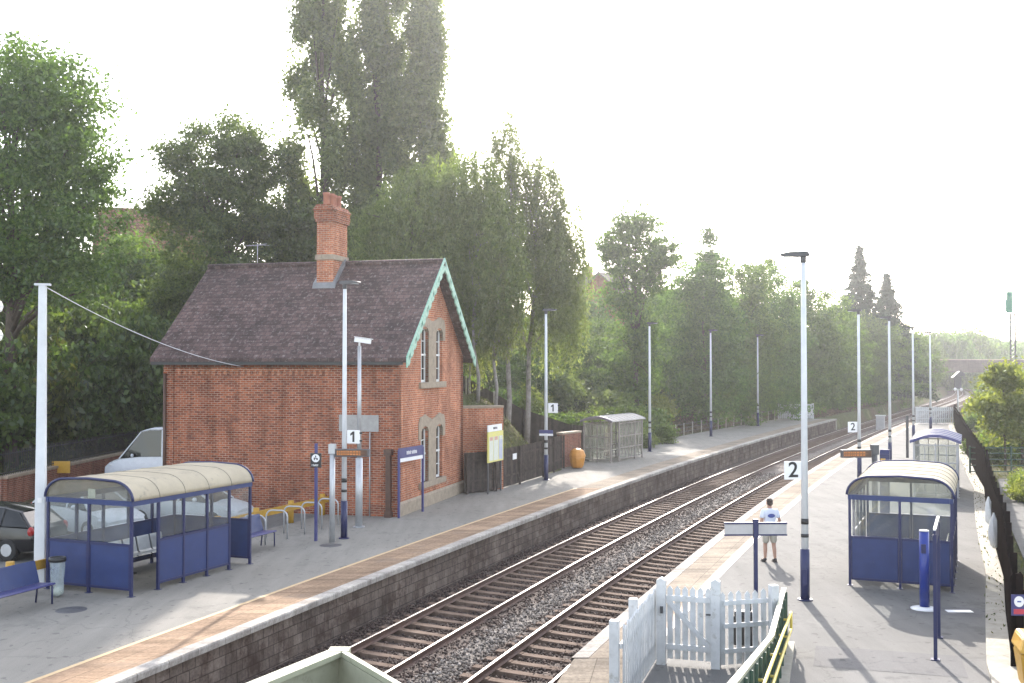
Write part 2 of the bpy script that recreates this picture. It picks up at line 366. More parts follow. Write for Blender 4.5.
def rpoly():
    m, nt, b, out = newmat('cream_roof_sheet'); co = coords(nt); nt.nodes.remove(b)
    c = ramp(nt, noise(nt, co, 1.3, 7, .68), [(.3, (.66,.59,.45)), (.7, (.52,.46,.35))])
    g = ramp(nt, noise(nt, co, 3.2, 8, .75), [(.56, (0,0,0)), (.7, (1,1,1))]); c = mixc(nt, mth(nt, 'MULTIPLY', g, .5), c, (.24,.22,.18))
    d = N(nt, 'ShaderNodeBsdfPrincipled'); nt.links.new(c, d.inputs['Base Color']); d.inputs['Roughness'].default_value = .75; d.inputs['Specular IOR Level'].default_value = .1
    t = N(nt, 'ShaderNodeBsdfTranslucent'); nt.links.new(c, t.inputs[0]); x = N(nt, 'ShaderNodeMixShader'); x.inputs[0].default_value = .35
    nt.links.new(d.outputs[0], x.inputs[1]); nt.links.new(t.outputs[0], x.inputs[2]); nt.links.new(x.outputs[0], out.inputs[0]); return m
M['roof_poly'] = rpoly()
M['glass'] = glass_mat('shelter_glazing', (.93,.95,.95), .09)
M['glass_milky'] = glass_mat('scratched_polycarbonate', (.88,.9,.88), .18, (.62,.6,.54))
M['galv'] = pm('galvanised_steel', (.5,.51,.52), (.42,.43,.44), 6, .45, metal=.5)
M['pole_paint'] = pm('pale_grey_pole_paint', (.66,.68,.7), (.56,.58,.6), 2, .45, grime=((.4,.4,.38), 3, .62, .4))
M['grey_paint'] = pm('grey_paint', (.42,.41,.41), (.35,.345,.35), 4, .5)
M['grey_dark'] = pm('dark_grey_paint', (.08,.08,.085), None, 4, .5)
M['black'] = pm('black_paint', (.012,.012,.014), (.02,.02,.02), 4, .45)
M['rubber'] = pm('tyre_rubber', (.018,.018,.018), None, 6, .8)
M['yellow'] = pm('yellow_paint', (.50,.28,.03), (.40,.22,.025), 4, .5, grime=((.2,.13,.06), 5, .62, .5))
M['yellow_rail'] = pm('yellow_handrail_paint', (.75,.6,.10), (.66,.5,.10), 5, .45)
M['orange_grp'] = pm('orange_yellow_plastic', (.62,.27,.04), (.5,.2,.03), 3, .4)
M['sign_white'] = pm('sign_white', (.8,.8,.8), (.74,.74,.74), 3, .4)
M['sign_yellow'] = pm('poster_yellow', (.68,.62,.16), (.6,.56,.2), 5, .45)
M['paper'] = pm('poster_paper', (.66,.66,.58), (.55,.58,.5), 9, .5)
M['paper_blue'] = pm('poster_blue', (.35,.4,.55), (.5,.5,.56), 9, .5)
M['paper_red'] = pm('poster_red', (.5,.25,.2), (.6,.4,.3), 9, .5)
M['red'] = pm('sign_red', (.5,.05,.08), None, 5, .5)
M['fence_dark'] = pm('dark_brown_timber', (.05,.04,.034), (.085,.068,.058), 5, .8, bmp=.25, bscale=20)
def board_mat(name, a, b, c):
    m, nt, bs, out = newmat(name); g = N(nt, 'ShaderNodeNewGeometry'); co = coords(nt)
    col = ramp(nt, g.outputs['Random Per Island'], [(0, a), (.5, b), (1, c)]); v = ramp(nt, noise(nt, co, 4, 7, .7), [(.3, (.6,.6,.6)), (.7, (1.35,1.3,1.25))])
    nt.links.new(mixc(nt, 1., col, v, 'MULTIPLY'), bs.inputs['Base Color']); bs.inputs['Roughness'].default_value = .92; bs.inputs['Specular IOR Level'].default_value = 0; bs.inputs['IOR'].default_value = 1.0; return m
M['fence_dark'] = board_mat('dark_brown_boards', (.062,.052,.048), (.078,.066,.06), (.098,.083,.075))
M['fence_black'] = board_mat('black_brown_pales', (.006,.0045,.0045), (.012,.009,.009), (.02,.016,.015))
M['concrete'] = pm('concrete_kerb', (.40,.37,.31), (.3,.28,.23), 3, .85, bmp=.3, grime=((.14,.13,.09), 4, .56))
M['olive'] = pm('weathered_green_steel', (.34,.34,.25), (.27,.275,.2), 2.5, .5, grime=((.14,.13,.09), 5, .6))
M['olive_top'] = pm('pale_green_capping', (.36,.37,.27), (.29,.30,.21), 3, .4, grime=((.22,.2,.14), 6, .6))
M['timber'] = pm('brown_timber', (.22,.13,.08), (.15,.09,.06), 4, .8)
M['bark'] = pm('tree_bark', (.10,.075,.055), (.06,.045,.035), 6, .9, bmp=.6, bscale=18)
M['bark_pale'] = pm('birch_bark', (.34,.31,.29), (.16,.14,.125), 4, .85, grime=((.06,.05,.045), 5, .57, .85))
M['car_black'] = pm('black_car_paint', (.012,.012,.014), None, 1, .18)
M['car_silver'] = pm('silver_car_paint', (.60,.62,.64), None, .4, .35)
M['shelter_brown'] = pm('brown_grey_frame', (.27,.235,.215), (.22,.19,.175), 4, .55)
M['car_white'] = pm('white_van_paint', (.72,.75,.8), (.66,.7,.75), 1, .28)
M['car_red'] = pm('tail_lamp', (.35,.02,.02), None, 2, .2)
M['lamp_clear'] = pm('lamp_lens', (.75,.77,.8), None, 2, .12)
M['bag'] = glass_mat('clear_plastic_bag', (.92,.95,.95), .38, (.7,.78,.78))
M['bag_white'] = pm('white_plastic_bag', (.74,.75,.74), (.62,.64,.63), 8, .45, bmp=.6, bscale=9)
M['skin'] = pm('skin', (.42,.25,.18), (.36,.2,.14), 12, .55)
M['hair'] = pm('dark_brown_hair', (.03,.018,.013), (.05,.03,.02), 40, .6, bmp=.6, bscale=90)
M['shirt'] = pm('pale_blue_white_cotton', (.66,.70,.80), (.58,.63,.74), 5, .85, bmp=.3, bscale=7)
M['shorts'] = pm('khaki_cotton', (.40,.37,.31), (.33,.31,.26), 6, .85, bmp=.3, bscale=8)
M['shoe'] = pm('dark_leather', (.03,.025,.025), None, 8, .5)
M['logo_blue'] = pm('blue_shirt_print', (.06,.09,.32), None, 30, .7)
def emit(name, col, s):
    m, nt, b, out = newmat(name); b.inputs['Base Color'].default_value = (.02,.02,.02,1); b.inputs['Emission Color'].default_value = (*col, 1); b.inputs['Emission Strength'].default_value = s; return m
M['rib_grey'] = pm('grey_roof_rib', (.33,.28,.21), (.25,.22,.17), 4, .8)
M['roof_pale'] = pm('pale_grey_roof_sheet', (.40,.37,.35), (.32,.30,.28), 3, .6)
M['fascia_grey'] = pm('purple_grey_fascia', (.20,.17,.2), None, 3, .5)
M['led'] = emit('amber_led', (1., .36, .04), .14)
M['bridge'] = brick_mat('bridge_brick', ((.08,.06,.056),(.11,.08,.074)), (.10,.085,.08), bw=.6, bh=.3, msize=.02)
M['signal_green'] = pm('green_signal_paint', (.02,.16,.10), (.03,.19,.12), 3, .5)
M['dry_grass'] = leaf_mat('dry_grass_blade', (.30,.19,.05), (.4,.25,.07), (.24,.18,.07), .35, (1.2,1.1,.7))
M['grass'] = leaf_mat('grass_blade', (.06,.075,.025), (.10,.11,.04), (.16,.14,.06), .35)
M['leaf'] = leaf_mat('broad_leaf', (.052,.09,.018), (.08,.132,.026), (.125,.19,.04), .5)
M['leaf_pale'] = leaf_mat('pale_weeping_leaf', (.10,.125,.045), (.14,.17,.06), (.19,.22,.085), .6)
M['leaf_dry'] = leaf_mat('dry_stem_leaf', (.07,.05,.032), (.12,.09,.055), (.18,.14,.085), .3, (1.2,1.1,.8))
M['leaf_dark'] = leaf_mat('dark_leaf', (.042,.07,.02), (.065,.105,.028), (.10,.15,.04), .5)
M['leaf_bright'] = leaf_mat('bright_leaf', (.105,.135,.03), (.15,.185,.042), (.21,.245,.065), .55)
M['leaf_grey'] = leaf_mat('grey_green_leaf', (.075,.108,.036), (.11,.15,.05), (.16,.205,.07), .6)
M['leaf_conifer'] = leaf_mat('conifer_needles', (.015,.03,.018), (.023,.043,.025), (.035,.058,.033), .2)
M['leaf_ivy'] = leaf_mat('undergrowth_leaf', (.025,.037,.013), (.05,.065,.022), (.10,.115,.034), .4)
# ================================================================== SETTING
P1B = [(-12,-19.4),(47.3,-19.4),(49,-17.0),(57,-17.0),(59,-18.5),(85,-18.5),(109,-17.4),(130,-17.4)]
P2B = [(-12,2.2),(20,2.3),(28.5,2.8),(48,2.87),(60,2.2),(79,.85),(98,-.9),(104,-1.2),(140,1.0),(300,2.)]
def hz(x, y):
    """terrain height"""
    u = -offs(x, y); o = -u
    rgh = .12*math.sin(x*.9+1.3*math.sin(y*.7))+.1*math.sin(y*1.1+x*.4)
    if o > -5.2:                                     # right of the line
        b = poly_at(P2B, y)
        if y < 103:
            if o < b+.1: return -1.3 if y > 3 else -1.3
            z = -.12+.05*rgh
        else:
            t = sm((o+4.6)/3.5); z = -1.35*(1-t)+(-.3+.3*rgh)*t
        z += 5.2*sm((y-205)/30)*sm((o-1.0)/7)
        z += 2.0*sm((o-14)/30)*sm((y-60)/60)
        return z
    if u < 12.9: return -1.35
    z = -1.35
    # car park side
    dA = y-42.2; dB = max(-19.3-x, y-55.5); d = min(dA, dB)
    zl = -.06
    if d > 0: zl = .1+6.2*sm(d/13)+max(0, min(8., (d-11)*.24))+rgh*min(1, d/3)
    zl = -.06+(zl+.06)*sm((-5.5-x)/6)
    # railway bank
    if y < 112: b = [17.15, 17.15, 18.6, 18.6, 17.5, 17.5][0] if y < 57 else poly_at([(57,17.15),(59,18.65),(85,18.6),(109,17.5),(112,13.4)], y)
    else: b = 13.4
    e = u-b; base = -.06 if y < 110 else -1.35
    zr = base
    if e > 0:
        quick = 3.5*sm(e/4.2)*(1-sm((y-57)/6)) if y < 64 else 0
        main = (6.4-base)*sm(e/17)+max(0, min(7., (e-15)*.16))
        zr = base+max(quick+.55*main, main)+rgh*min(1, e/3)
    w = sm((y-49.2)/1.6)*sm((x+12.5)/3)
    zz = max(zl, base+(zr-base)*w) if y < 64 else zl*(1-sm((y-64)/8))*(1-w)+max(zr, zl*(1-sm((y-64)/20)))*w if x > -12.5 else zl
    if y < 110 and u < b: zz = -.06
    return zz

def terrain():
    ys = [-14+2*i for i in range(10)]+[6+1.0*i for i in range(70)]+[76+2.*i for i in range(20)]+[116+4.*i for i in range(47)]
    of = [-150,-120,-100,-85,-74,-66,-60,-55,-51,-48,-45,-43,-41,-39,-37.5,-36,-34.5,-33,-31.5,-30,-28.5,-27,-26,-25,-24,-23,-22.2,-21.4,-20.6,-20,-19.4,-18.9,-18.4,-17.9,-17.4,-16.9,-16.3,-15,-14,-13.2,-12.6,-12.2,-9,-5.6,-5,-4.5,-4,-3,-2,-1,0,1,2,2.6,3.2,4,5,6,7,8,9.5,11,13,15,18,21,25,30,36,44,55,70,90,120]
    vs = []; fs = []; n = len(of)
    for y in ys:
        for o in of:
            x = lx(o, y); vs.append((x, y, hz(x, y)))
    for i in range(len(ys)-1):
        for k in range(n-1): fs.append((i*n+k, i*n+k+1, (i+1)*n+k+1, (i+1)*n+k))
    m = MB(); m.add(vs, fs, True); return struct(m.build('ground', M['ground'], fix=False))
terrain()
far = MB(); far.add([(-1500,-300,-1.6),(1500,-300,-1.6),(1500,2600,-1.6),(-1500,2600,-1.6)], [(0,1,2,3)])
struct(far.build('far_ground', M['ground'], fix=False))
hl = MB(); vs = []; fs = []; nx, ny = 60, 14
for j in range(ny):
    for i in range(nx):
        x = -420+i*20; y = 300+j*30
        h = 13*sm((y-300)/160)*(.6+.4*math.sin(x*.013+1)) + 6*math.sin(x*.021+y*.01)*sm((y-300)/160)
        vs.append((x, y, -1.7+max(0, h)))
for j in range(ny-1):
    for i in range(nx-1): fs.append((j*nx+i, j*nx+i+1, (j+1)*nx+i+1, (j+1)*nx+i))
hl.add(vs, fs, True); struct(hl.build('hills', M['ground'], fix=False))

def strip(name, prof, y0, y1, mat, step=1.0, uvf=None, smooth=False, parent=None, st=True, closed=False, caps=False):
    """prof: list of (off, z) or function y -> list; extruded along the line"""
    m = MB(); n = max(2, int((y1-y0)/step)+1); ys = np.linspace(y0, y1, n); uv = []; k0 = 0
    s = 0.; px = None
    for y in ys:
        pr = prof(y) if callable(prof) else prof
        p = Vector((lx(pr[0][0], y), y)); s += (p-px).length if px is not None else 0; px = p
        c = 0.; q = None
        for o, z in pr:
            m.v.append((lx(o, y), y, z)); c += math.hypot(o-q[0], z-q[1]) if q else 0; q = (o, z)
            uv.append(uvf(o, y, z, s, c) if uvf else (s, c))
        k0 = len(pr)
    for i in range(n-1):
        for k in range(k0 if closed else k0-1):
            k2 = (k+1) % k0
            m.f.append((i*k0+k, i*k0+k2, (i+1)*k0+k2, (i+1)*k0+k)); m.sm.append(smooth); m.mi.append(0)
    if caps:
        for i in (0, n-1): m.f.append(tuple(i*k0+k for k in range(k0))); m.sm.append(False); m.mi.append(0)
    m.uv = uv
    o = m.build(name, mat, parent, fix=closed)
    return struct(o) if st else o

# platform one
E1, E2 = -12.24, -5.33
def zb(y): return 0.
strip('platform_surface', lambda y: [(poly_at(P1B, y), 0.), (-13.4, 0.)], -12, 109.6, M['asphalt'])
strip('platform_edge_paving', [(-13.6, .004), (E1-.27, .004)], -12, 48.4, M['tan_paving'], uvf=lambda o, y, z, s, c: (s, c))
strip('platform_edge_paving', [(-13.6, .004), (E1-.27, .004)], 48.4, 109.6, M['cream_paving'], uvf=lambda o, y, z, s, c: (s, c))
strip('platform_yellow_line', [(-13.70, .008), (-13.59, .008)], -12, 48.4, M['yellow_line'])
strip('platform_coping', [(E1-.3, .0), (E1-.3, .012), (E1+.0, .012), (E1+.015, -.02), (E1, -.13), (E1-.13, -.13)], -12, 109.6, M['coping'], uvf=lambda o, y, z, s, c: (s, c))
strip('platform_wall', [(E1-.13, -.13), (E1-.10, -1.4)], -12, 109.6, M['block'], uvf=lambda o, y, z, s, c: (s, z+2))
e = MB(); p = [at(o, 109.6, z) for o, z in ((-19, 0), (E1, 0), (E1, -1.4), (-19, -1.4))]; e.add(p, [(0,1,2,3)]); struct(e.build('platform_end_wall', M['concrete'], fix=False))
# platform two
def p2l(y): return E2
strip('platform_surface', lambda y: [(-4.3, 0.), (poly_at(P2B, y), 0.)], 20.5, 102.3, M['asphalt_sun_darkened'])
strip('platform_surface', lambda y: [(-3.9, -.0), (2.3+.2*(20-y)*0, 0.)], -12, 20.52, M['asphalt_dark'])
strip('platform_edge_paving', [(E2+.27, .004), (-4.25, .004)], 20.5, 102.3, M['cream_paving'])
strip('platform_brown_line', [(-4.25, .004), (-4.12, .004)], 20.5, 102.3, M['brown_line'])
strip('platform_white_line', [(-4.13, .008), (-4.0, .008)], 20.5, 102.3, M['white_line'])
strip('platform_coping', [(E2+.3, .0), (E2+.3, .012), (E2, .012), (E2-.015, -.02), (E2, -.13), (E2+.13, -.13)], 20.5, 102.3, M['coping'])
strip('platform_wall', [(E2+.13, -.13), (E2+.10, -1.4)], 20.5, 102.3, M['block'], uvf=lambda o, y, z, s, c: (s, z+2))
def rz_(y): return -max(0., (20.5-y))*.14
strip('platform_ramp', lambda y: [(E2+.08, -1.4), (E2+.05, rz_(y)), (-3.9, rz_(y)), (-3.88, 0)], 10, 20.5, M['cream_paving'], uvf=lambda o, y, z, s, c: (s, c))
e = MB(); p = [at(o, 102.3, z) for o, z in ((E2, 0), (2, 0), (2, -1.4), (E2, -1.4))]; e.add(p, [(0,1,2,3)]); struct(e.build('platform_end_wall', M['concrete'], fix=False))
strip('platform_kerb', lambda y: [(poly_at(P2B, y)-.42, .0), (poly_at(P2B, y)-.42, .07), (poly_at(P2B, y)+.12, .07), (poly_at(P2B, y)+.14, -.2)], 12, 101, M['concrete'])
strip('path', [(3.5, -.06), (5.3, -.06)], 22, 53, M['path'])
for (x, y, sx_, sy_, rz) in ((6.9,20.3,2.6,1.5,-.3),(9.9,24.3,2.2,.9,-.3),(12.2,36,1.4,5,-.36)):
    q = MB(); mt = Matrix.Rotation(rz, 2)
    q.add([(*(Vector((x, y))+mt @ Vector((a*sx_/2, b*sy_/2))), .004) for a, b in ((-1,-1),(1,-1),(1,1),(-1,1))], [(0,1,2,3)]); struct(q.build('asphalt_patch', M['patch'], fix=False))
# car park
cp = MB(); pts = [(-60,-12), (-60,42.2), (-19.2,42.2), (-19.2,55.4), (-11.5,55.4), (-11.5,48.5), (-2.,48.5)]
ys = list(np.linspace(48, -12, 30)); edge = [(lx(-19.35, y), y) for y in ys]
vs = [(-60, y, -.008) for y in ys]+[(x, y, -.008) for x, y in edge]; n = len(ys)
cp.add([v for v in vs if True], [])
cp2 = MB()
for a, b, c_, d in (((-60,-12), None, None, None),): pass
yy = list(np.linspace(-12, 42.2, 40)); m = MB()
m.add([(-60, y, -.008) for y in yy]+[(lx(-19.35, y), y, -.008) for y in yy], [(i, 40+i, 41+i, i+1) for i in range(39)])
yy = list(np.linspace(42.2, 49, 10))
m.add([(-19.2, y, -.008) for y in yy]+[(min(lx(-19.35, y), -3), y, -.008) for y in yy], [(i, 10+i, 11+i, i+1) for i in range(9)])
m.add([(-19.2,49,-.008),(-10.5,49,-.008),(-10.5,55.4,-.008),(-19.2,55.4,-.008)], [(0,1,2,3)])
struct(m.build('car_park', M['asphalt_dark'], fix=False))
# track bed
ofs = np.linspace(-12.36, -5.2, 40)
strip('ballast', lambda y: [(o, -1.085+.02*math.sin(o*3.1+y*.8)*math.sin(y*1.3+o)+.075*sm((.88-abs(o+8.63))/.15)+.07*sm((-11.2-o)/.2)-.10*sm((-11.75-o)/.3)+.05*sm((o+6.05)/.2)) for o in ofs], -10, 150, M['ballast'], step=.5, uvf=lambda o, y, z, s, c: (o, y), smooth=True)
strip('ballast', lambda y: [(o, -1.09) for o in np.linspace(-13.0, -4.4, 14)], 150, 300, M['ballast'], step=3, uvf=lambda o, y, z, s, c: (o, y), smooth=True)

# loose stones: nobody could count them
def stone_field():
    n = 42000
    Y = 17+(RNG.random(n)**1.6)*48; O = -12.2+RNG.random(n)*6.9
    keep = np.ones(n, bool)
    rails = [-11.09, -9.59, -7.67, -6.17]
    for r in rails: keep &= np.abs(O-r) > .12
    onsl = ((np.abs(O+10.34) < 1.2) | (np.abs(O+6.92) < 1.2)) & (np.abs(((Y*1.07) % .7)-.35) < .1)
    keep &= ~onsl
    Y = Y[keep]; O = O[keep]; n = len(Y)
    sl = C1+2*C2*Y+3*C3*Y*Y; X = C1*Y+C2*Y*Y+C3*Y**3+O*np.sqrt(1+sl*sl)
    base = np.array([(1,0,0),(-1,0,0),(0,1,0),(0,-1,0),(0,0,1),(0,0,-1)], float)
    v = base[None]*(.6+.7*RNG.random((n,6,1)))*(RNG.random((n,1,1))*.028+.022)
    a = RNG.random(n)*6.28; ca, sa = np.cos(a), np.sin(a)
    vx = v[...,0]*ca[:,None]-v[...,1]*sa[:,None]; vy = v[...,0]*sa[:,None]+v[...,1]*ca[:,None]
    V = np.stack([vx+X[:,None], vy+Y[:,None], v[...,2]-1.07+RNG.random(n)[:,None]*.03+(.075*np.clip((.88-np.abs(O+8.63))/.15,0,1)+.07*np.clip((-11.2-O)/.2,0,1)-.1*np.clip((-11.75-O)/.3,0,1))[:,None]], -1).reshape(-1,3)
    F = np.array([(0,2,4),(2,1,4),(1,3,4),(3,0,4),(2,0,5),(1,2,5),(3,1,5),(0,3,5)])
    F = (F[None]+6*np.arange(n)[:,None,None]).reshape(-1,3)
    me = tri_mesh('ballast_stones', V, F)
    g = np.clip((.5-np.abs(O+8.55)+(RNG.random(n)-.5)*.5)/.25, 0, 1)
    uv = me.uv_layers.new(name='UVMap'); d = np.zeros((len(F)*3, 2)); d[:,0] = np.repeat(g, 24); uv.data.foreach_set('uv', d.ravel())
    o = link('ballast_stones', me, M['stones']); tag(o, 'loose grey and brown ballast stones around the tracks', 'ballast', kind='stuff')
def tri_mesh(name, V, F):
    me = bpy.data.meshes.new(name); k = F.shape[1]
    me.vertices.add(len(V)); me.vertices.foreach_set('co', V.astype(np.float32).ravel())
    me.loops.add(F.size); me.loops.foreach_set('vertex_index', F.astype(np.int32).ravel())
    me.polygons.add(len(F)); me.polygons.foreach_set('loop_start', np.arange(0, F.size, k, dtype=np.int32))
    me.update(calc_edges=True); return me
stone_field()

# ------------------------------------------------------------------ railway tracks
def track(oL, label):
    t = thing('railway_track', label, 'railway track', (lx(oL+.75, 0), 0, 0))
    inv = Vector(t.location)
    cant = .08
    def rail(o, dz):
        zt = -.9+dz
        pr = [(o-.07, zt-.16), (o-.07, zt-.145), (o-.012, zt-.12), (o-.012, zt-.045), (o-.036, zt-.035), (o-.036, zt-.004), (o+.036, zt-.004), (o+.036, zt-.035), (o+.012, zt-.045), (o+.012, zt-.12), (o+.07, zt-.145), (o+.07, zt-.16)]
        r = strip('rail', pr, -8, 290, M['rail'], step=1.2, st=False, closed=True); r.parent = t; r.location = -inv
        h = strip('running_surface', [(o-.028, zt-.003), (o-.021, zt), (o+.021, zt), (o+.028, zt-.003)], -8, 290, M['rail_top'], step=1.2, st=False); h.parent = r
    rail(oL, cant); rail(oL+1.505, 0)
    prev = None; s = 0; y = -2.; cnt = 0; rest = MB(); first = None
    sl = MB(); sl.box(0, 0, 0, 2.45, .24, .16); sl.box(-.75, 0, .085, .3, .2, .02); sl.box(.75, 0, .085, .3, .2, .02)
    y = 12.5 if oL > -9 else 18.
    while y < 285:
        h = hd(y); c = at(oL+.7525, y, -1.06-.075+cant/2)
        tilt = math.atan(-cant/1.505*-1)
        mt = Matrix.Translation(c) @ Matrix.Rotation(h, 4, 'Z') @ Matrix.Rotation(tilt, 4, 'Y')
        if cnt < 100:
            if first is None: first = sl.build('sleeper', M['sleeper'], t, bevel=.012); o = first
            else: o = first.copy(); COL.objects.link(o); o.parent = t
            mj = mt.copy(); mj.translation = c-inv+Vector((0,0,random.uniform(-.012,.006))); o.matrix_local = mj
        else:
            rest.add([mt @ Vector(v) for v in MB().box(0,0,0,2.45,.24,.16).v], [(0,3,2,1),(4,5,6,7),(0,1,5,4),(1,2,6,5),(2,3,7,6),(3,0,4,7)])
        cnt += 1; y += .7*math.cos(h)
    o = rest.build('distant_sleepers', M['sleeper'], t); o.location = -inv; o['kind'] = 'stuff'
track(-11.09, 'railway track running beside the brick house platform')
track(-7.67, 'railway track nearest the platform where the man stands')

# ------------------------------------------------------------------ station house
H0 = Vector((-4.06, 39.31, 0)); HU = Vector((.2492, .9684, 0))       # corner, gable direction
hrz = math.atan2(HU.y, HU.x)-math.pi/2
W, L = 7.9, 9.4; EV = 5.82; AP = 9.35
house = thing('brick_house', 'two storey red brick house with steep slate roof standing on the platform', 'house', H0, hrz)
# local: +y along the gable wall (away), -x along the long wall; gable wall is the plane x = 0
m = MB(); t = .3
m.b2(-L, 0, 0, t, -.1, EV); m.b2(-L, 0, W-t, W, -.1, EV)
m.b2(-L, -L+t, t, W-t, -.1, EV)
m.prism_x([(.0, EV), (W, EV), (W/2, AP-.12)], -L, -L+t)
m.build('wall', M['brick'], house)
# raised panels of newer brick on the long wall, piers at the ends
for a_, b_, c_, e_ in ((-L, -L+.42, -.05, EV-.35), (-.75, .03, -.05, EV-.35)):
    m = MB(); m.b2(a_, b_, c_, 0, -.1, e_); m.build('brick_pier', M['brick'], house)
m = MB(); m.b2(-2.55, -.75, -.03, 0, -.1, 5.2); m.build('infill_panel', M['brick'], house)
m = MB()
for i in range(26): m.b2(-8.8+i*.24, -8.8+i*.24+.12, -.045, 0, 5.05, 5.2)
m.b2(-8.85, -2.6, -.06, 0, 5.2, 5.28); m.build('dentil_course', M['brick_gable'], house)
# gable wall built around its two pairs of openings
WN = [(2.45, 3.3), (4.2, 5.05)]; ZL = (.95, 3.0); ZU = (4.75, 6.8)
m = MB(); ys_ = [0, 2.45, 3.3, 4.2, 5.05, W]; zs_ = [-.1, .95, 3.0, 4.75, EV]
for i in range(5):
    for k in range(4):
        if i in (1, 3) and zs_[k] in (.95, 4.75): continue
        m.b2(-t, 0, ys_[i], ys_[i+1], zs_[k], zs_[k+1])
def gab(y0, y1):                                  # gable triangle slice
    f = lambda y: EV+(AP-.12-EV)*(1-abs(y-W/2)/(W/2))
    pts = [(y0, EV), (y1, EV), (y1, f(y1))]
    if y0 < W/2 < y1: pts.append((W/2, f(W/2)))
    pts.append((y0, f(y0))); return pts, f
for y0, y1 in ((0, 2.45), (3.3, 4.2), (5.05, W)):
    pts, f = gab(y0, y1); m.prism_x([p for i, p in enumerate(pts) if i == 0 or p != pts[i-1]], -t, 0)
for y0, y1 in WN: m.prism_x([(y0, 6.8), (y1, 6.8), (y1, f(y1)), (y0, f(y0))], -t, 0)
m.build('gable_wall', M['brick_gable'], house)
m = MB(); m.b2(-.02, .07, -.02, W+.05, -.1, .42); m.prism_y([(0, .42), (.07, .42), (0, .5)], -.02, W+.05); m.build('plinth', M['stone'], house)
def stone_head(z, name='stone_lintel'):
    m = MB()
    prof = [(2.15, z-.42), (2.15, z+.18), (2.3, z+.42), (2.9, z+.52), (3.3, z+.40), (3.75, z+.30), (4.2, z+.40), (4.6, z+.52), (5.2, z+.42), (5.35, z+.18), (5.35, z-.42), (5.05, z-.42), (5.05, z-.12), (4.9, z+.03), (4.625, z+.08), (4.35, z+.03), (4.2, z-.12), (4.2, z-.42), (3.3, z-.42), (3.3, z-.12), (3.15, z+.03), (2.875, z+.08), (2.6, z+.03), (2.45, z-.12), (2.45, z-.42)]
    m.prism_x(prof, -.22, .035); m.build(name, M['stone'], house)
stone_head(3.0); stone_head(6.8)
for z0, z1 in (ZL, ZU):
    m = MB(); m.prism_x([(2.2, z0-.22), (5.3, z0-.22), (5.3, z0), (2.2, z0)], -.25, .10); m.b2(-.2, .03, 3.3, 4.2, z0, z1-.42); m.build('window_sill', M['stone'], house)
    for y0, y1 in WN:
        w = MB(); zt = z1+.06
        for a, b in ((y0, y0+.08), (y1-.08, y1)): w.b2(-.2, -.12, a, b, z0, zt)
        w.b2(-.2, -.12, y0, y1, z0, z0+.09); w.b2(-.2, -.12, y0, y1, zt-.09, zt); zm = (z0+zt)/2
        w.b2(-.19, -.10, y0, y1, zm-.035, zm+.035); w.b2(-.18, -.13, (y0+y1)/2-.018, (y0+y1)/2+.018, z0, zt)
        for q in (.25, .75): w.b2(-.18, -.13, y0, y1, z0+(zt-z0)*q-.015, z0+(zt-z0)*q+.015)
        wo = w.build('window', M['white_paint'], house)
        g = MB(); g.b2(-.165, -.155, y0+.02, y1-.02, z0+.02, zt-.02); g.build('pane', M['window_dark'], wo)
# roof: two slabs with a small overhang
m = MB(); ov = .42; fy = .42
sl_ = (AP-EV)/(W/2)
for sgn in (0, 1):
    ya, za = -fy*.75, EV-fy*.75*sl_+.12
    poly = [(ya, za-.16), (ya, za), (W/2, AP+.12), (W/2, AP-.08)]
    if sgn: poly = [(W-a, b) for a, b in poly]
    m.prism_x(poly, -L-ov, ov)
roof = m.build('roof', M['slate'], house)
m = MB(); m.tube([(-L-ov, W/2, AP+.13), (ov, W/2, AP+.13)], .11, 8); m.build('ridge_tiles', M['slate'], roof)
def bargeboard(x, parent):
    m = MB()
    for s in (0, 1):
        P = lambda q, d: (((-.36+q*(W/2+.36)) if not s else W-(-.36+q*(W/2+.36))), EV-.36*sl_+.07+q*(AP+.12-(EV-.36*sl_+.07))+d)
        n = 26
        for i in range(n):
            q0, q1 = i/n, (i+1)/n
            a, b = P(q0, .14), P(q1, .14); d0 = -.34 if i % 2 else -.25
            if i % 4 == 1:      # a pierced hole: leave the middle open
                m.prism_x([P(q0, .14), P(q1, .14), P(q1, .0), P(q0, .0)], x, x+.05); m.prism_x([P(q0, -.17), P(q1, -.17), P(q1, d0), P(q0, d0)], x, x+.05)
            else: m.prism_x([P(q0, .14), P(q1, .14), P(q1, d0), P(q0, d0)], x, x+.05)
    return m.build('bargeboard', M['green_paint'], parent)
bargeboard(ov+.003, roof)
m = MB(); m.prism_x([(-.44, EV-.40), (-.32, EV-.40), (-.32, EV-.29), (-.44, EV-.29)], -L-.3, .3); m.build('gutter', M['black'], roof)
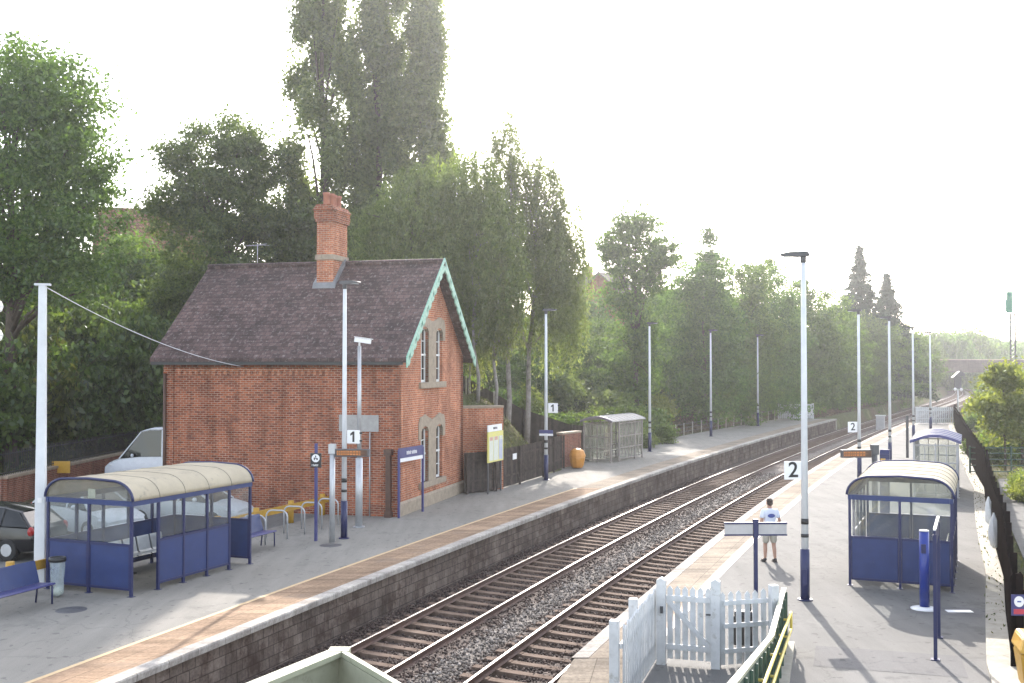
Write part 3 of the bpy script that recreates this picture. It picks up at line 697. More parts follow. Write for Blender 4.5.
# chimney
cx_ = -4.15; m = MB(); cw, cl = .68, 1.42; y0 = W/2-1.05; y1 = y0+cl
m.b2(cx_-cw/2, cx_+cw/2, y0, y1, 7.9, 11.25)
ch = m.build('chimney', M['brick_gable'], roof)
m = MB(); m.b2(cx_-cw/2-.05, cx_+cw/2+.05, y0-.05, y1+.05, 9.55, 9.75); m.build('stone_band', M['stone'], ch); m = MB(); m.b2(cx_-cw/2-.05, cx_+cw/2+.07, y0-.07, y1+.07, 11.05, 11.18); m.b2(cx_-cw/2-.09, cx_+cw/2+.09, y0-.09, y1+.09, 11.18, 11.5)
m.prism_y([(cx_-cw/2-.12, 11.5), (cx_+cw/2+.12, 11.5), (cx_+cw/2-.05, 11.72), (cx_-cw/2+.05, 11.72)], y0-.16, y1+.16); m.build('corbel', M['brick'], ch)
for i in range(4):
    m = MB(); m.lathe([(.13, 0), (.115, .42), (.14, .44), (.14, .54), (.10, .54), (.09, .2)], 14, (cx_+(.03 if i % 2 else -.03), y0+.2+i*.34, 11.68)); m.build('chimney_pot', M['chimney_pot'], ch)
m = MB()
zr_ = lambda y: AP+.12-(W/2-y)*((AP+.12-EV)/(W/2))
m.prism_x([(y0-.14, zr_(y0-.14)+.025), (y0-.02, zr_(y0)+.16), (y0-.05, zr_(y0)-.2), (y0-.14, zr_(y0-.14)-.2)], cx_-cw/2-.14, cx_+cw/2+.14)
for s in (-1, 1): m.prism_x([(y0-.14, zr_(y0-.14)+.02), (y0-.05, zr_(y0)+.14), (W/2, AP+.30), (W/2, AP+.05)], cx_+s*(cw/2+.06)-.058, cx_+s*(cw/2+.06)+.058)
m.build('lead_flashing', M['lead'], ch)
# downpipes, blocked opening, stone lintel on the long wall
m = MB(); m.tube([(-L+.1, -.12, 0), (-L+.1, -.12, 5.1)], .06, 8); m.build('downpipe', M['rust_iron'], house)
m = MB(); m.box(-.30, -.17, 1.1, .17, .17, 2.3); m.prism_z([(-.44,-.30),(-.16,-.30),(-.16,-.02),(-.44,-.02)], 2.2, 2.42); m.b2(-.42, -.18, -.28, -.04, -.02, .2); m.build('downpipe', M['rust_iron'], house)
m = MB(); m.b2(-2.25, -.72, -.07, 0, 3.02, 3.62); m.build('stone_lintel', M['pale_slab'], house)
m = MB(); m.b2(-1.95, -.95, -.045, 0, -.1, 3.02); m.build('blocked_doorway', M['brick'], house)
m = MB(); m.tube([(-1.05, -.08, 0), (-1.05, -.08, 3.0)], .022, 6); m.build('conduit', M['galv'], house)
m = MB(); a_ = (-7.6, W/2, AP+.2); m.tube([a_, (a_[0], a_[1], AP+1.0)], .014, 6); m.tube([(a_[0]-.5, a_[1], AP+.95), (a_[0]+.5, a_[1]-.15, AP+1.0)], .009, 5)
for i in range(6): m.tube([(a_[0]-.4+i*.16, a_[1]-.3, AP+.96), (a_[0]-.4+i*.16, a_[1]+.25, AP+.97)], .006, 4)
m.build('aerial', M['galv'], roof)

# annex wall behind the house
def wall_line(pts, h, th, mat, name, label, cat, cap=None, cap_name='coping', z0=-.15):
    t = thing(name, label, cat, (*pts[0], 0)); b = MB(); c = MB(); o = Vector((*pts[0], 0))
    for a, d in zip(pts, pts[1:]):
        a = Vector((*a, 0))-o; d = Vector((*d, 0))-o
        b.beam(a+Vector((0,0,(z0+h)/2)), d+Vector((0,0,(z0+h)/2)), th, h-z0); c.beam(a+Vector((0,0,h+.05)), d+Vector((0,0,h+.05)), th+.1, .1)
    b.build('brickwork', mat, t); c.build(cap_name, cap or M['stone'], t); return t
wall_line([(-2.35, 47.35), (-.45, 48.2)], 3.55, .35, M['brick_gable'], 'brick_wall', 'short red brick wall joined to the back corner of the house', 'wall')
wl = wall_line([(-45, 41.9), (-19.4, 42.0), (-18.9, 55.2), (-11, 55.4)], 1.08, .3, M['brick_wall'], 'brick_wall', 'low red brick wall with black railings round the car park', 'wall')
def bars_on(parent, pts, z0, z1, sp, r, mat, base, name='railing'):
    m = MB()
    for a, d in zip(pts, pts[1:]):
        a = Vector((*a, 0))-base; d = Vector((*d, 0))-base; n = int((d-a).length/sp)
        for i in range(n+1):
            p = a+(d-a)*i/n; m.beam(p+Vector((0,0,z0)), p+Vector((0,0,z1+.12)), r*2, r*2)
        for z in (z0+.1, z1): m.beam(a+Vector((0,0,z)), d+Vector((0,0,z)), .03, .04)
    return m.build(name, mat, parent)
bars_on(wl, [(-30, 41.9), (-19.4, 42.0), (-18.9, 55.2), (-11, 55.4)], 1.18, 2.0, .14, .011, M['black'], Vector((-45, 41.9, 0)))
o = MB().box(0, 0, 0, .78, .05, .5).build('yellow_sign', M['yellow']); o.location = (-18.95, 46.3, 1.12); o.rotation_euler = (0, 0, R(0)); tag(o, 'plain yellow board standing against the low car park wall', 'sign')
# ================================================================== PLATFORM FURNITURE
G_SH = 'curved roof glazed waiting shelters'
def blue_shelter():
    t = thing('waiting_shelter', 'blue and glass shelter with a curved cream roof beside the parked cars', 'waiting shelter', (0,0,0), 0, G_SH)
    Wd, Ln, n = 2.34, 4.62, 5; bay = Ln/n; x0, x1 = -Wd/2, Wd/2; y0, y1 = -Ln/2, Ln/2
    pw = .06
    def posts(pts):
        for x, y in pts:
            q = MB(); q.box(x, y, 1.06, pw, pw, 2.12); q.box(x, y, .006, .13, .13, .012); q.build('post', M['blue_dark'], t)
    posts([(x1, y0+i*bay) for i in range(n+1)]+[(x0, y0+i*bay) for i in range(n+1)]+[(0, y0), (0, y1)])
    b = MB(); zb = 2.17
    b.box(x1, 0, zb, .075, Ln+.1, .12); b.box(x0, 0, zb, .075, Ln+.1, .12); b.box(0, y0, zb, Wd-.08, .075, .12); b.box(0, y1, zb, Wd-.08, .075, .12)
    b.build('top_beam', M['blue'], t)
    lo, hi, gt = .14, 1.22, 2.11
    def panel(xa, ya, xb, yb):
        d = Vector((xb-xa, yb-ya, 0)); L_ = d.length; u = d/L_; g = .035
        a = Vector((xa, ya, 0))+u*g; c = Vector((xb, yb, 0))-u*g
        q = MB(); q.beam(a+Vector((0,0,(lo+hi)/2)), c+Vector((0,0,(lo+hi)/2)), .03, hi-lo); nrm = Vector((-u.y, u.x, 0))
        pn = q.build('lower_panel', M['blue'], t)
        f = MB()
        for z in (lo+.03, hi-.03): f.beam(a+Vector((0,0,z)), c+Vector((0,0,z)), .05, .055)
        for p_ in (a+u*.012, c-u*.012): f.beam(p_+Vector((0,0,lo+.03)), p_+Vector((0,0,hi-.03)), .024, .048)
        f.build('panel_frame', M['blue_dark'], pn)
        q = MB(); q.beam(a+Vector((0,0,(hi+gt)/2+.012)), c+Vector((0,0,(hi+gt)/2+.012)), .008, gt-hi-.02); q.build('glazing', M['glass'], t)
    for i in range(1, 4): panel(x1, y0+i*bay, x1, y0+(i+1)*bay)
    for i in range(5): panel(x0, y0+i*bay, x0, y0+(i+1)*bay)
    for y in (y0, y1): panel(x0, y, 0, y); panel(0, y, x1, y)
    # roof: flat crown with rounded shoulders
    def arc(off, n_=8):
        pts = []; rx, rz = .56+off, .44+off; zc = zb+.06
        for k in range(n_+1):
            a = math.pi*k/(2*n_); pts.append((x0-.04+.56-rx*math.cos(a)-0*off, zc+rz*math.sin(a)))
        mid = [(0, zc+.47+off)]
        return pts+mid+[(-x, z) for x, z in reversed(pts)]
    A, B = arc(0), arc(.018); m = MB(); nseg = len(A)
    for i in range(n):
        ya, yb = y0-.04+i*(Ln+.08)/n, y0-.04+(i+1)*(Ln+.08)/n
        m.prism_y(A+B[::-1], ya, yb, smooth=True)
    rf = m.build('roof', M['roof_poly'], t)
    Bq = arc(.022)
    for i in range(n+1):
        y = y0-.04+i*(Ln+.08)/n; q = MB(); q.tube([(x, y, z) for x, z in Bq], .010 if 0 < i < n else .034, 6); q.build('roof_rib', M['blue_dark'] if i in (0, n) else M['rib_grey'], rf)
    for y in (y0, y1):
        q = MB(); q.prism_y([(x, z) for x, z in A], y-.004, y+.004); q.build('end_glazing', M['glass_milky'], rf)
    # perforated metal seats along the back
    s = MB(); s.beam((x0+.42, y0+.6, .42), (x0+.42, y1-.6, .42), .06, .06); 
    for y in (y0+.9, 0, y1-.9): s.box(x0+.42, y, .21, .05, .05, .42); s.box(x0+.42, y, .02, .4, .06, .03)
    s.build('seat_rail', M['black'], t)
    for i in range(6):
        y = y0+1.0+i*.52; q = MB(); pr = [(x0+.70, .46), (x0+.66, .485), (x0+.32, .455), (x0+.27, .50), (x0+.20, .82), (x0+.185, .86), (x0+.165, .85), (x0+.245, .47), (x0+.30, .43), (x0+.66, .455)]
        q.prism_y(pr, y-.23, y+.23, smooth=False); q.build('seat', M['galv'], t)
    q = MB(); q.box(.05, y0+.015, 2.36, .2, .012, .22); q.build('notice', M['paper'], t)
    return t
S1a = Vector((-8.91, 25.85)); S1b = Vector((-7.19, 30.04)); u = (S1b-S1a).normalized(); nr = Vector((u.y, -u.x))
rz1 = math.atan2(u.y, u.x)-math.pi/2
c = S1a+u*2.31-nr*1.275
sh1 = blue_shelter(); sh1.location = (c.x, c.y, 0); sh1.rotation_euler = (0,0,rz1); sh1.scale = (1.09, 1, 1)
S2a = Vector((8.34, 27.25)); S2b = Vector((10.57, 26.53)); u2 = Vector((.393, .9195)); nr2 = Vector((u2.y, -u2.x)); c2 = S2a+nr2*1.17+u2*2.31
dup(sh1, (c2.x, c2.y, 0), math.atan2(u2.y, u2.x)-math.pi/2+math.pi, 'blue and glass shelter with a curved cream roof behind the bright blue column', G_SH, 1.)

def bar_shelter(label, roofm, fasm, frm):
    t = thing('waiting_shelter', label, 'waiting shelter', (0,0,0), 0, 'grey framed glazed shelters')
    Wd, Ln = 1.65, 4.3; x0, x1, y0, y1 = -Wd/2, Wd/2, -Ln/2, Ln/2; n = 4; bay = Ln/n
    for x, y in [(x0, y0+i*bay) for i in range(n+1)]+[(x1, y0), (x1, y0+bay), (x1, y1-bay*.0), (x1, y1-bay)]+[(0, y0), (0, y1)]:
        q = MB(); w = .08 if x else .05; q.box(x, y, 1.1, w, w, 2.2); q.box(x, y, .006, w*2, w*2, .012); q.build('post', frm, t)
    def pan(a, b):
        a = Vector((*a, 0)); b = Vector((*b, 0)); f = MB()
        for z in (.15, .75, 1.4, 2.12): f.beam(a+Vector((0,0,z)), b+Vector((0,0,z)), .045, .05)
        k = max(1, int((b-a).length/.36))
        for i in range(1, k): p = a+(b-a)*i/k; f.beam(p+Vector((0,0,.15)), p+Vector((0,0,2.12)), .03, .03)
        f.build('glazing_bars', frm, t); g = MB(); g.beam(a+Vector((0,0,1.13)), b+Vector((0,0,1.13)), .008, 1.95); g.build('glazing', M['glass_milky'], t)
    for i in range(n): pan((x0, y0+i*bay), (x0, y0+(i+1)*bay))
    for y in (y0, y1): pan((x0, y), (0, y)); pan((0, y), (x1, y))
    pan((x1, y0+bay), (x1, y1-bay)); pan((x1, y1-bay), (x1, y1))
    m = MB(); K = 10; P = [(x0-.16+(Wd+.32)*k/K, 2.24+.26*math.sin(math.pi*k/K)) for k in range(K+1)]
    m.prism_y(P+[(x, z+.045) for x, z in reversed(P)], y0-.16, y1+.16); rf = m.build('roof', roofm, t)
    for i in range(9):
        y = y0-.1+i*(Ln+.2)/8; q = MB(); q.tube([(x, y, z+.05) for x, z in P], .022, 5); q.build('roof_rib', roofm if i % 2 else M['grey_paint'], rf)
    for y in (y0-.165, y1+.165):
        q = MB(); q.prism_y([(x, z-.05) for x, z in P]+[(x, z+.07) for x, z in reversed(P)], y-.012, y+.012)
        q.build('fascia', fasm, rf)
    s = MB(); s.box(x0+.4, 0, .46, .36, Ln-1.2, .04)
    for y in (-1.2, 0, 1.2): s.box(x0+.4, y, .22, .05, .05, .44)
    s.build('seat', M['grey_dark'], t); return t
bs = bar_shelter('grey framed glass shelter with a pale roof beside the orange grit bin', M['roof_pale'], M['fascia_grey'], M['shelter_brown']); a_ = Vector((5.45, 60.69)); b_ = Vector((7.62, 64.45)); u = (b_-a_).normalized(); nr = Vector((u.y, -u.x)); c = a_+u*2.15-nr*.825
bs.location = (c.x, c.y, 0); bs.rotation_euler = (0,0,math.atan2(u.y, u.x)-math.pi/2)
y_ = 45.21; u = Vector((-math.sin(hd(47)), math.cos(hd(47)))); nr = Vector((u.y, -u.x)); c = Vector((16.6, 45.5))+nr*.825+u*2.15
b2 = bar_shelter('grey framed glass shelter with a purple ribbed roof beyond the cream roofed shelter', M['purple'], M['purple'], M['grey_paint']); b2.location = (c.x, c.y, 0); b2.rotation_euler = (0,0,math.atan2(u.y, u.x)+math.pi/2)

# ---- lamp posts
def lamp_post():
    t = thing('street_lamp', 'x', 'street lamp')
    q = MB(); q.cyl((0,0,1.15), (0,0,7.95), .085, .055, 14); q.build('pole', M['pole_paint'], t)
    q = MB(); q.cyl((0,0,0), (0,0,1.18), .105, .105, 14); q.cyl((0,0,0), (0,0,.03), .17, .17, 14); q.box(0, -.1, .55, .09, .03, .35); q.build('base_sleeve', M['blue_dark'], t)
    q = MB(); q.cyl((0,0,1.75), (0,0,1.88), .088, .088, 12); q.build('number_band', M['black'], t); q = MB(); q.cyl((0,0,1.45), (0,0,1.53), .09, .09, 12); q.build('number_band', M['black'], t)
    hdm = MB(); hdm.prism_y([(-.52,7.98),(-.52,8.02),(-.3,8.06),(.10,8.06),(.14,8.02),(.14,7.96),(-.14,7.94)], -.11, .11); hdm.cyl((0,0,7.8), (0,0,7.97), .07, .07, 10)
    h = hdm.build('lamp_head', M['grey_dark'], t, bevel=.012); q = MB(); q.box(-.3, 0, 7.955, .32, .17, .012); q.build('lens', M['lamp_clear'], h)
    return t
def number_sign(num, loc, rz, label, w=.62):
    t = thing('platform_number_sign', label, 'number sign', loc, rz, 'platform number signs')
    q = MB(); q.box(0, 0, 0, w, .03, w); q.build('plate', M['sign_white'], t, bevel=.008)
    q = MB(); q.box(w/2+.03, .0, .12, .09, .03, .05); q.box(w/2+.03, .0, -.12, .09, .03, .05); q.build('bracket', M['black'], t)
    for s in (-1, 1):
        if num == '1':
            q = MB(); q.prism([(.035,-.16),(.035,.17),(-.02,.17),(-.10,.10),(-.10,.035),(-.03,.075),(-.03,-.16)], lambda u, v, k: (-s*u, s*(.0165+.004*k), v)); q.build('numeral', M['black'], t)
        else: text_mesh('numeral', num, .5, M['black'], t, (0, s*.0185, 0), (R(90), 0, 0 if s < 0 else R(180)))
    return t
LG = 'street lamps along the platforms'
lamps2 = [(6.77,25.52,'tall pale lamp post with a navy base standing right of the man'), (16.47,52.26,'pale lamp post carrying a number two plate beside the hanging amber display'), (20.61,60.09,'pale lamp post standing left of the purple roofed shelter'), (28.06,77.0,'thin grey lamp post between two pale ones near the far end of the right platform'), (33.81,88.96,'lamp post in front of the far white picket fence on the right platform')]
lamps1 = [(-5.25,34.5,'pale lamp post with navy base in front of the house long wall'), (1.6,51.81,'pale lamp post in front of the dark timber fence'), (8.58,68.6,'lamp post just beyond the grey shelter'), (15.0,83.06,'lamp post on the left platform, second beyond the grey shelter'), (21.63,96.85,'lamp post nearest the far white fence of the left platform')]
lp = lamp_post(); lp['group'] = LG
for i, (x, y, lab) in enumerate(lamps2):
    o = lp if i == 0 else copy_tree(lp)
    o.location = (x, y, 0); o.rotation_euler = (0, 0, hd(y)); o['label'] = lab
for x, y, lab in lamps1: dup(lp, (x, y, 0), hd(y)+math.pi, lab)
def sgn_on(x, y, num, z, dx, lab, rz=0, w=.62): number_sign(num, (x+dx, y-.02, z), rz, lab, w)
sgn_on(6.77, 25.52, '2', 2.99, -.27, 'white square plate reading 2 on the lamp post beside the man', .12, .42)
sgn_on(16.47, 52.26, '2', 2.46, -.31, 'white square plate reading 2 on the lamp post further along the right platform', .2, .5)
sgn_on(-5.25, 34.5, '1', 3.17, .29, 'white square plate reading 1 in front of the house', -.15, .42)
sgn_on(1.6, 51.81, '1', 3.38, .33, 'white square plate reading 1 in front of the dark bank fence', -.1, .46)
# little station name plate on the lamp
t = thing('lamp_name_plate', 'small purple and white name plate on the lamp post by the timber fence', 'sign', (1.6, 51.72, 2.15), -.25)
q = MB(); q.box(0, 0, .12, .66, .03, .16); q.build('name_band', M['purple'], t); q = MB(); q.box(0, 0, -.02, .66, .03, .1); q.build('lower_band', M['sign_white'], t)

# ---- station name boards with illegible pale lettering
def letter_marks(x0, x1, z, h, y, seed):
    rr = random.Random(seed); q = MB(); x = x0
    while x < x1-.03:
        w = rr.uniform(.035, .06)*h/.1; k = rr.randrange(3)
        q.b2(x, x+w*.28, y-.003, y+.003, z-h/2, z+h/2*(1 if k else .6))
        if k != 1: q.b2(x+w*.7, x+w, y-.003, y+.003, z-h/2, z+h/2*.7)
        q.b2(x+w*.28, x+w*.7, y-.003, y+.003, z+(h*.1 if k else -h*.35), z+(h*.3 if k else -h*.15)); x += w+.018*h/.1
    return q
a_ = Vector((-4.0, 39.0)); b_ = Vector((-3.3, 40.75)); d = b_-a_; L_ = d.length
t = thing('station_name_sign', 'purple name board with a white lower strip on two purple posts against the house gable', 'station sign', (*a_, 0), math.atan2(d.y, d.x))
for x in (0, L_): q = MB(); q.box(x, 0, 1.2, .07, .07, 2.4); q.build('post', M['purple'], t)
q = MB(); q.box(L_/2, 0, 2.28, L_+.02, .045, .36); q.build('name_board', M['purple'], t)
q = MB(); q.box(L_/2, 0, 2.03, L_-.08, .045, .13); q.build('white_strip', M['sign_white'], t)
letter_marks(.55, 1.35, 2.27, .13, -.026, 3).build('lettering', M['sign_white'], t)
# back to front board seen at the near end of platform two
t = thing('station_name_sign', 'pale two panel name board on a single navy post behind the white gate', 'station sign', (4.82, 21.84, 0), .02)
q = MB(); q.box(0, 0, 1.1, .07, .07, 2.2); q.box(0, 0, 2.2, .1, .08, .36); q.build('post', M['blue_dark'], t)
for s in (-1, 1):
    q = MB(); mt = Matrix.Rotation(s*-.0, 3, 'Z'); q.box(s*.335, 0, 2.18, .56, .03, .2); q.build('board', M['sign_white'] if False else M['grey_paint'], t)
    q = MB(); q.box(s*.335, 0, 2.30, .58, .05, .035); q.box(s*.335, 0, 2.07, .58, .05, .03); q.build('board_frame', M['blue_dark'], t)
# edge on sign with two posts beside the blue column
t = thing('station_name_sign', 'navy sign seen edge on with two tall posts in front of the right shelter', 'station sign', (7.80, 20.37, 0), math.atan2(1.67, .71))
L_ = math.hypot(1.67, .71)
for x in (0, L_): q = MB(); q.box(x, 0, 1.15, .065, .065, 2.3); q.box(x, 0, .01, .16, .16, .02); q.build('post', M['blue_dark'], t)
q = MB(); q.box(L_/2, 0, 2.22, L_+.05, .035, .32); q.build('name_board', M['blue_dark'], t)
q = MB(); q.box(L_/2, 0, 2.395, L_+.06, .05, .03); q.build('top_trim', M['sign_white'], t)
# bright blue column
t = thing('help_point', 'bright blue round column with a white base plate left of the edge on sign', 'help point', (9.18, 24.59, 0), -.3)
q = MB(); q.cyl((0,0,.05), (0,0,1.72), .105, .105, 20); q.build('column', M['blue_bright'], t); q = MB(); q.lathe([(0,0),(.30,0),(.30,.02),(.14,.06),(.11,.06)], 20); q.build('base_plate', M['sign_white'], t)
q = MB(); q.cyl((0,0,1.725), (0,0,1.75), .11, .10, 20); q.build('cap', M['galv'], t); q = MB(); q.box(-.02, -.108, 1.35, .1, .02, .2); q.build('speaker_panel', M['blue_dark'], t)
o = MB().box(0,0,.005,.55,.22,.012).build('access_cover', M['sign_white']); o.location = (9.85, 24.35, 0); o.rotation_euler = (0,0,-.05); tag(o, 'small white rectangular cover set in the tarmac right of the blue column', 'cover')

# ---- LED displays
def led(loc, rz, label, side, wid, hp, pm_):
    t = thing('departure_display', label, 'display', loc, rz)
    q = MB(); q.cyl((0,0,0), (0,0,hp), .09, .085, 12); q.box(0, 0, hp-.1, .2, .2, .3); q.build('post', pm_, t)
    q = MB(); q.box(side*(wid/2+.1), 0, hp-.22, wid, .16, .24); bx = q.build('housing', M['grey_dark'], t, bevel=.01)
    rr = random.Random(4); q = MB(); x = .06
    while x < wid-.25:
        w = rr.uniform(.03, .08)
        for r_ in (0, 1): q.box(side*(.1+x+w/2) if side > 0 else -(wid+.1)+x+w/2, -.083, hp-.18-r_*.08, w, .006, .045)
        x += w+.025
    q.box(side*(wid/2+.1)-.05, -.0815, hp-.22, wid-.16, .003, .006); q.build('lit_text', M['led'], bx)
    q = MB(); q.b2(side*.14 if side > 0 else -wid-.06, side*.14+(wid-.1) if side > 0 else -.14, -.082, -.0805, hp-.31, hp-.13); q.build('screen', M['led_dim'], bx)
    return t
M['led_dim'] = emit('dim_amber_screen', (.5, .16, .02), .03)
led((-5.51, 33.81, 0), -.08, 'amber departure display on a grey post in front of the house', 1, 1.05, 2.95, M['galv'])
led((11.02, 33.5, 0), .1, 'amber departure display on a post behind the right cream roofed shelter', -1, .95, 2.95, M['grey_dark'])
# help point box behind the shelter
t = thing('ticket_machine', 'slim dark machine with a yellow panel behind the right amber display', 'ticket machine', (12.85, 38, 0), hd(38))
q = MB(); q.b2(-.16, .16, -.1, .1, 0, 2.35); q.prism_x([(-.1,2.35),(.1,2.35),(.1,2.5),(.0,2.5)], -.16, .16); q.build('cabinet', M['blue_dark'], t, bevel=.02)
q = MB(); q.box(-.05, -.11, 1.95, .16, .02, .5); q.build('yellow_panel', M['yellow'], t); q = MB(); q.box(0, -.11, 1.4, .22, .02, .28); q.build('screen', M['window_dark'], t)
o = MB().box(0,0,1.1,.13,.1,2.4).build('marker_post', M['grey_dark']); o.location = (22.55, 62.85, .2); tag(o, 'plain thin grey post standing alone left of the purple roofed shelter', 'post')
# ---- black ticket sign
t = thing('direction_sign', 'black sign with a white round emblem on a purple post before the house wall', 'sign', (-6.04, 34.0, 0), -.1)
q = MB(); q.box(0,0,1.5,.085,.085,3.0); q.build('post', M['purple'], t); q = MB(); q.box(0,-.03,2.48,.34,.05,.44); pl = q.build('plate', M['black'], t, bevel=.01)
q = MB(); q.cyl((0,-.057,2.55), (0,-.062,2.55), .125, .125, 24); q.build('emblem', M['sign_white'], pl)
q = MB(); q.box(0,-.065,2.60,.03,.006,.06); q.box(-.04,-.065,2.53,.03,.006,.08); q.box(.045,-.065,2.52,.04,.006,.05); q.box(0,-.065,2.545,.12,.006,.02); q.build('emblem_mark', M['black'], pl)
letter_marks(-.12, .13, 2.335, .065, -.06, 8).build('lettering', M['sign_white'], pl)

# ---- CCTV post on platform one
t = thing('camera_post', 'grey post topped with a white camera in front of the house corner', 'camera post', (-5.12, 36.91, 0), 0)
q = MB(); q.cyl((0,0,0), (0,0,2.3), .12, .12, 12); q.cyl((0,0,2.3), (0,0,6.05), .075, .06, 12); q.cyl((0,0,0),(0,0,.03),.2,.2,12); q.build('post', M['galv'], t)
q = MB(); q.cyl((0,0,6.05), (0,0,6.2), .035, .035, 8); q.box(.12, -.05, 6.23, .55, .18, .15, Matrix.Rotation(R(8), 3, 'Y')); q.box(.15, -.05, 6.32, .62, .22, .02, Matrix.Rotation(R(8), 3, 'Y')); q.build('camera', M['sign_white'], t, bevel=.01)
# white pole and cable
t = thing('telegraph_pole', 'plain white square section pole with a small cap beside the left shelter', 'pole', (-11.64, 27.25, 0), .2)
q = MB(); q.add([(sx*w, sy*w, z) for z, w in ((0,.13),(7.4,.085)) for sx, sy in ((-1,-1),(1,-1),(1,1),(-1,1))], [(0,3,2,1),(4,5,6,7),(0,1,5,4),(1,2,6,5),(2,3,7,6),(3,0,4,7)]); q.build('shaft', M['pole_paint'], t, bevel=.015)
q = MB(); q.box(0,0,7.42,.36,.2,.05); q.build('cap', M['pole_paint'], t); q = MB(); q.box(0,-.125,2.1,.1,.02,.12); q.build('plate', M['sign_white'], t)
pa = Vector((-11.6, 27.25, 7.38)); pb = H0+HU*-.2+Vector((-.968*6.0, .249*6.0, 5.35)); q = MB(); q.tube([pa.lerp(pb, k/16)+Vector((0,0,-.30*4*(k/16)*(1-k/16))) for k in range(17)], .012, 5)
tag(q.build('overhead_cable', M['pole_paint']), 'thin pale cable strung from the white pole to the house eaves', 'cable')
# pair of cameras reaching in from the left edge
t = thing('camera_post', 'white twin cameras on a post at the left edge of the view', 'camera post', (-9.98, 20.2, 0), 0)
q = MB(); q.cyl((0,0,0), (0,0,6.9), .09, .07, 12); q.build('post', M['pole_paint'], t)
for z in (6.55, 6.02): q = MB(); q.cyl((.05,0,z), (.28,0,z), .03, .03, 8); q.tube([(.25,0,z+.02),(.34,0,z+.03),(.52,0,z-.05),(.58,0,z-.09)], [.07,.12,.12,.08], 12); q.ell((.57,-.02,z-.1), (.05,.05,.05)); q.build('camera', M['sign_white'], t)

# ---- benches
def bench():
    t = thing('bench', 'x', 'bench', group='purple blue metal benches')
    Lb = 2.0
    q = MB(); q.prism_y([(.25,.43),(.27,.45),(.24,.475),(-.22,.445),(-.22,.415)], -Lb/2, Lb/2); q.build('seat', M['purple'], t)
    q = MB(); q.prism_y([(-.22,.46),(-.20,.45),(-.34,.92),(-.36,.94),(-.375,.92)], -Lb/2, Lb/2)
    q.build('backrest', M['blue'], t)
    for y in (-Lb/2+.06, Lb/2-.06):
        q = MB(); q.tube([(.22,y,0),(.22,y,.40),(.18,y,.43),(-.2,y,.41),(-.25,y,0)], .022, 8); q.build('leg_frame', M['blue_dark'], t)
    return t
bn = bench(); y_ = 24.3; bn.location = (lx(-17.95, y_), y_, 0); bn.rotation_euler = (0,0,hd(y_)); bn['label'] = 'purple blue bench cut off by the left edge beside the bin'
y_ = 32.2; dup(bn, (lx(-17.5, y_), y_, 0), hd(y_), 'purple blue bench beyond the left shelter in front of the bicycle hoops')
# ---- litter bin
t = thing('litter_bin', 'black rimmed hoop bin holding a clear plastic bag', 'litter bin', (-10.64, 25.85, 0), 0)
q = MB(); q.lathe([(.15,.83),(.19,.83),(.20,.88),(.19,.93),(.15,.93),(.145,.88),(.15,.83)], 20); q.build('rim', M['black'], t)
q = MB(); q.cyl((0,.2,0),(0,.2,.85), .025, .025, 8); q.build('stand', M['black'], t); q = MB()
prof = [(.165,.84),(.155,.6),(.145,.3),(.14,.1),(.08,.03),(.0,.02)]; n = 24
vs = [(r*(1+.09*math.sin(5*k*2*math.pi/n+z*9)+.04*math.sin(11*k*2*math.pi/n))*math.cos(k*2*math.pi/n), r*(1+.09*math.sin(5*k*2*math.pi/n+z*9))*math.sin(k*2*math.pi/n), z) for r, z in prof for k in range(n)]
q.add(vs, [(i*n+k, i*n+(k+1) % n, (i+1)*n+(k+1) % n, (i+1)*n+k) for i in range(5) for k in range(n)], True); q.build('bag', M['bag'], t)
q = MB(); q.ell((.02,.0,.14), (.12,.11,.10)); q.build('rubbish', M['paper'], t)
# ---- bicycle hoops
hp = None
names = ['first', 'second', 'third', 'fourth', 'fifth']
for i, y_ in enumerate((33.3,34.45,35.4,36.4,37.4)):
    if hp is None:
        q = MB(); w = .36; q.tube([(w,0,0),(w,0,.68)]+[(w-.2+.2*math.cos(a*math.pi/12), 0, .68+.2*math.sin(a*math.pi/12)) for a in range(1, 7)]+[(-w+.2-.2*math.cos(a*math.pi/12), 0, .68+.2*math.sin(a*math.pi/12)) for a in range(6, 0, -1)]+[(-w,0,.68),(-w,0,0)], .026, 8); hp = q.build('bicycle_stand', M['galv']); o = hp
    else: o = hp.copy(); COL.objects.link(o)
    o.location = (lx(-18.0, y_), y_, 0); o.rotation_euler = (0,0,hd(y_)+.12)
    tag(o, ['galvanised hoop nearest the bench end of the row', 'galvanised hoop second from the bench end of the row', 'middle galvanised hoop of the five', 'galvanised hoop next to last toward the house', 'galvanised hoop of the row nearest the house wall'][i], 'bicycle stand', 'bicycle hoops by the house')
# ---- yellow guard rail
t = thing('guard_rail', 'yellow steel barrier rail on stubby yellow posts edging the car park', 'guard rail', (lx(-19.4, 20), 20, 0)); o0 = Vector(t.location); q = MB()
ys_ = list(np.linspace(18, 41.2, 24))
for a, b in zip(ys_, ys_[1:]): q.beam(at(-19.33, a, .56)-o0, at(-19.33, b, .56)-o0, .06, .22)
q.build('rail', M['yellow'], t)
y_ = 18.4
while y_ < 41:
    q = MB(); p = at(-19.45, y_, 0)-o0; q.cyl(p, p+Vector((0,0,.76)), .10, .10, 12); q.build('post', M['yellow'], t); y_ += 1.95
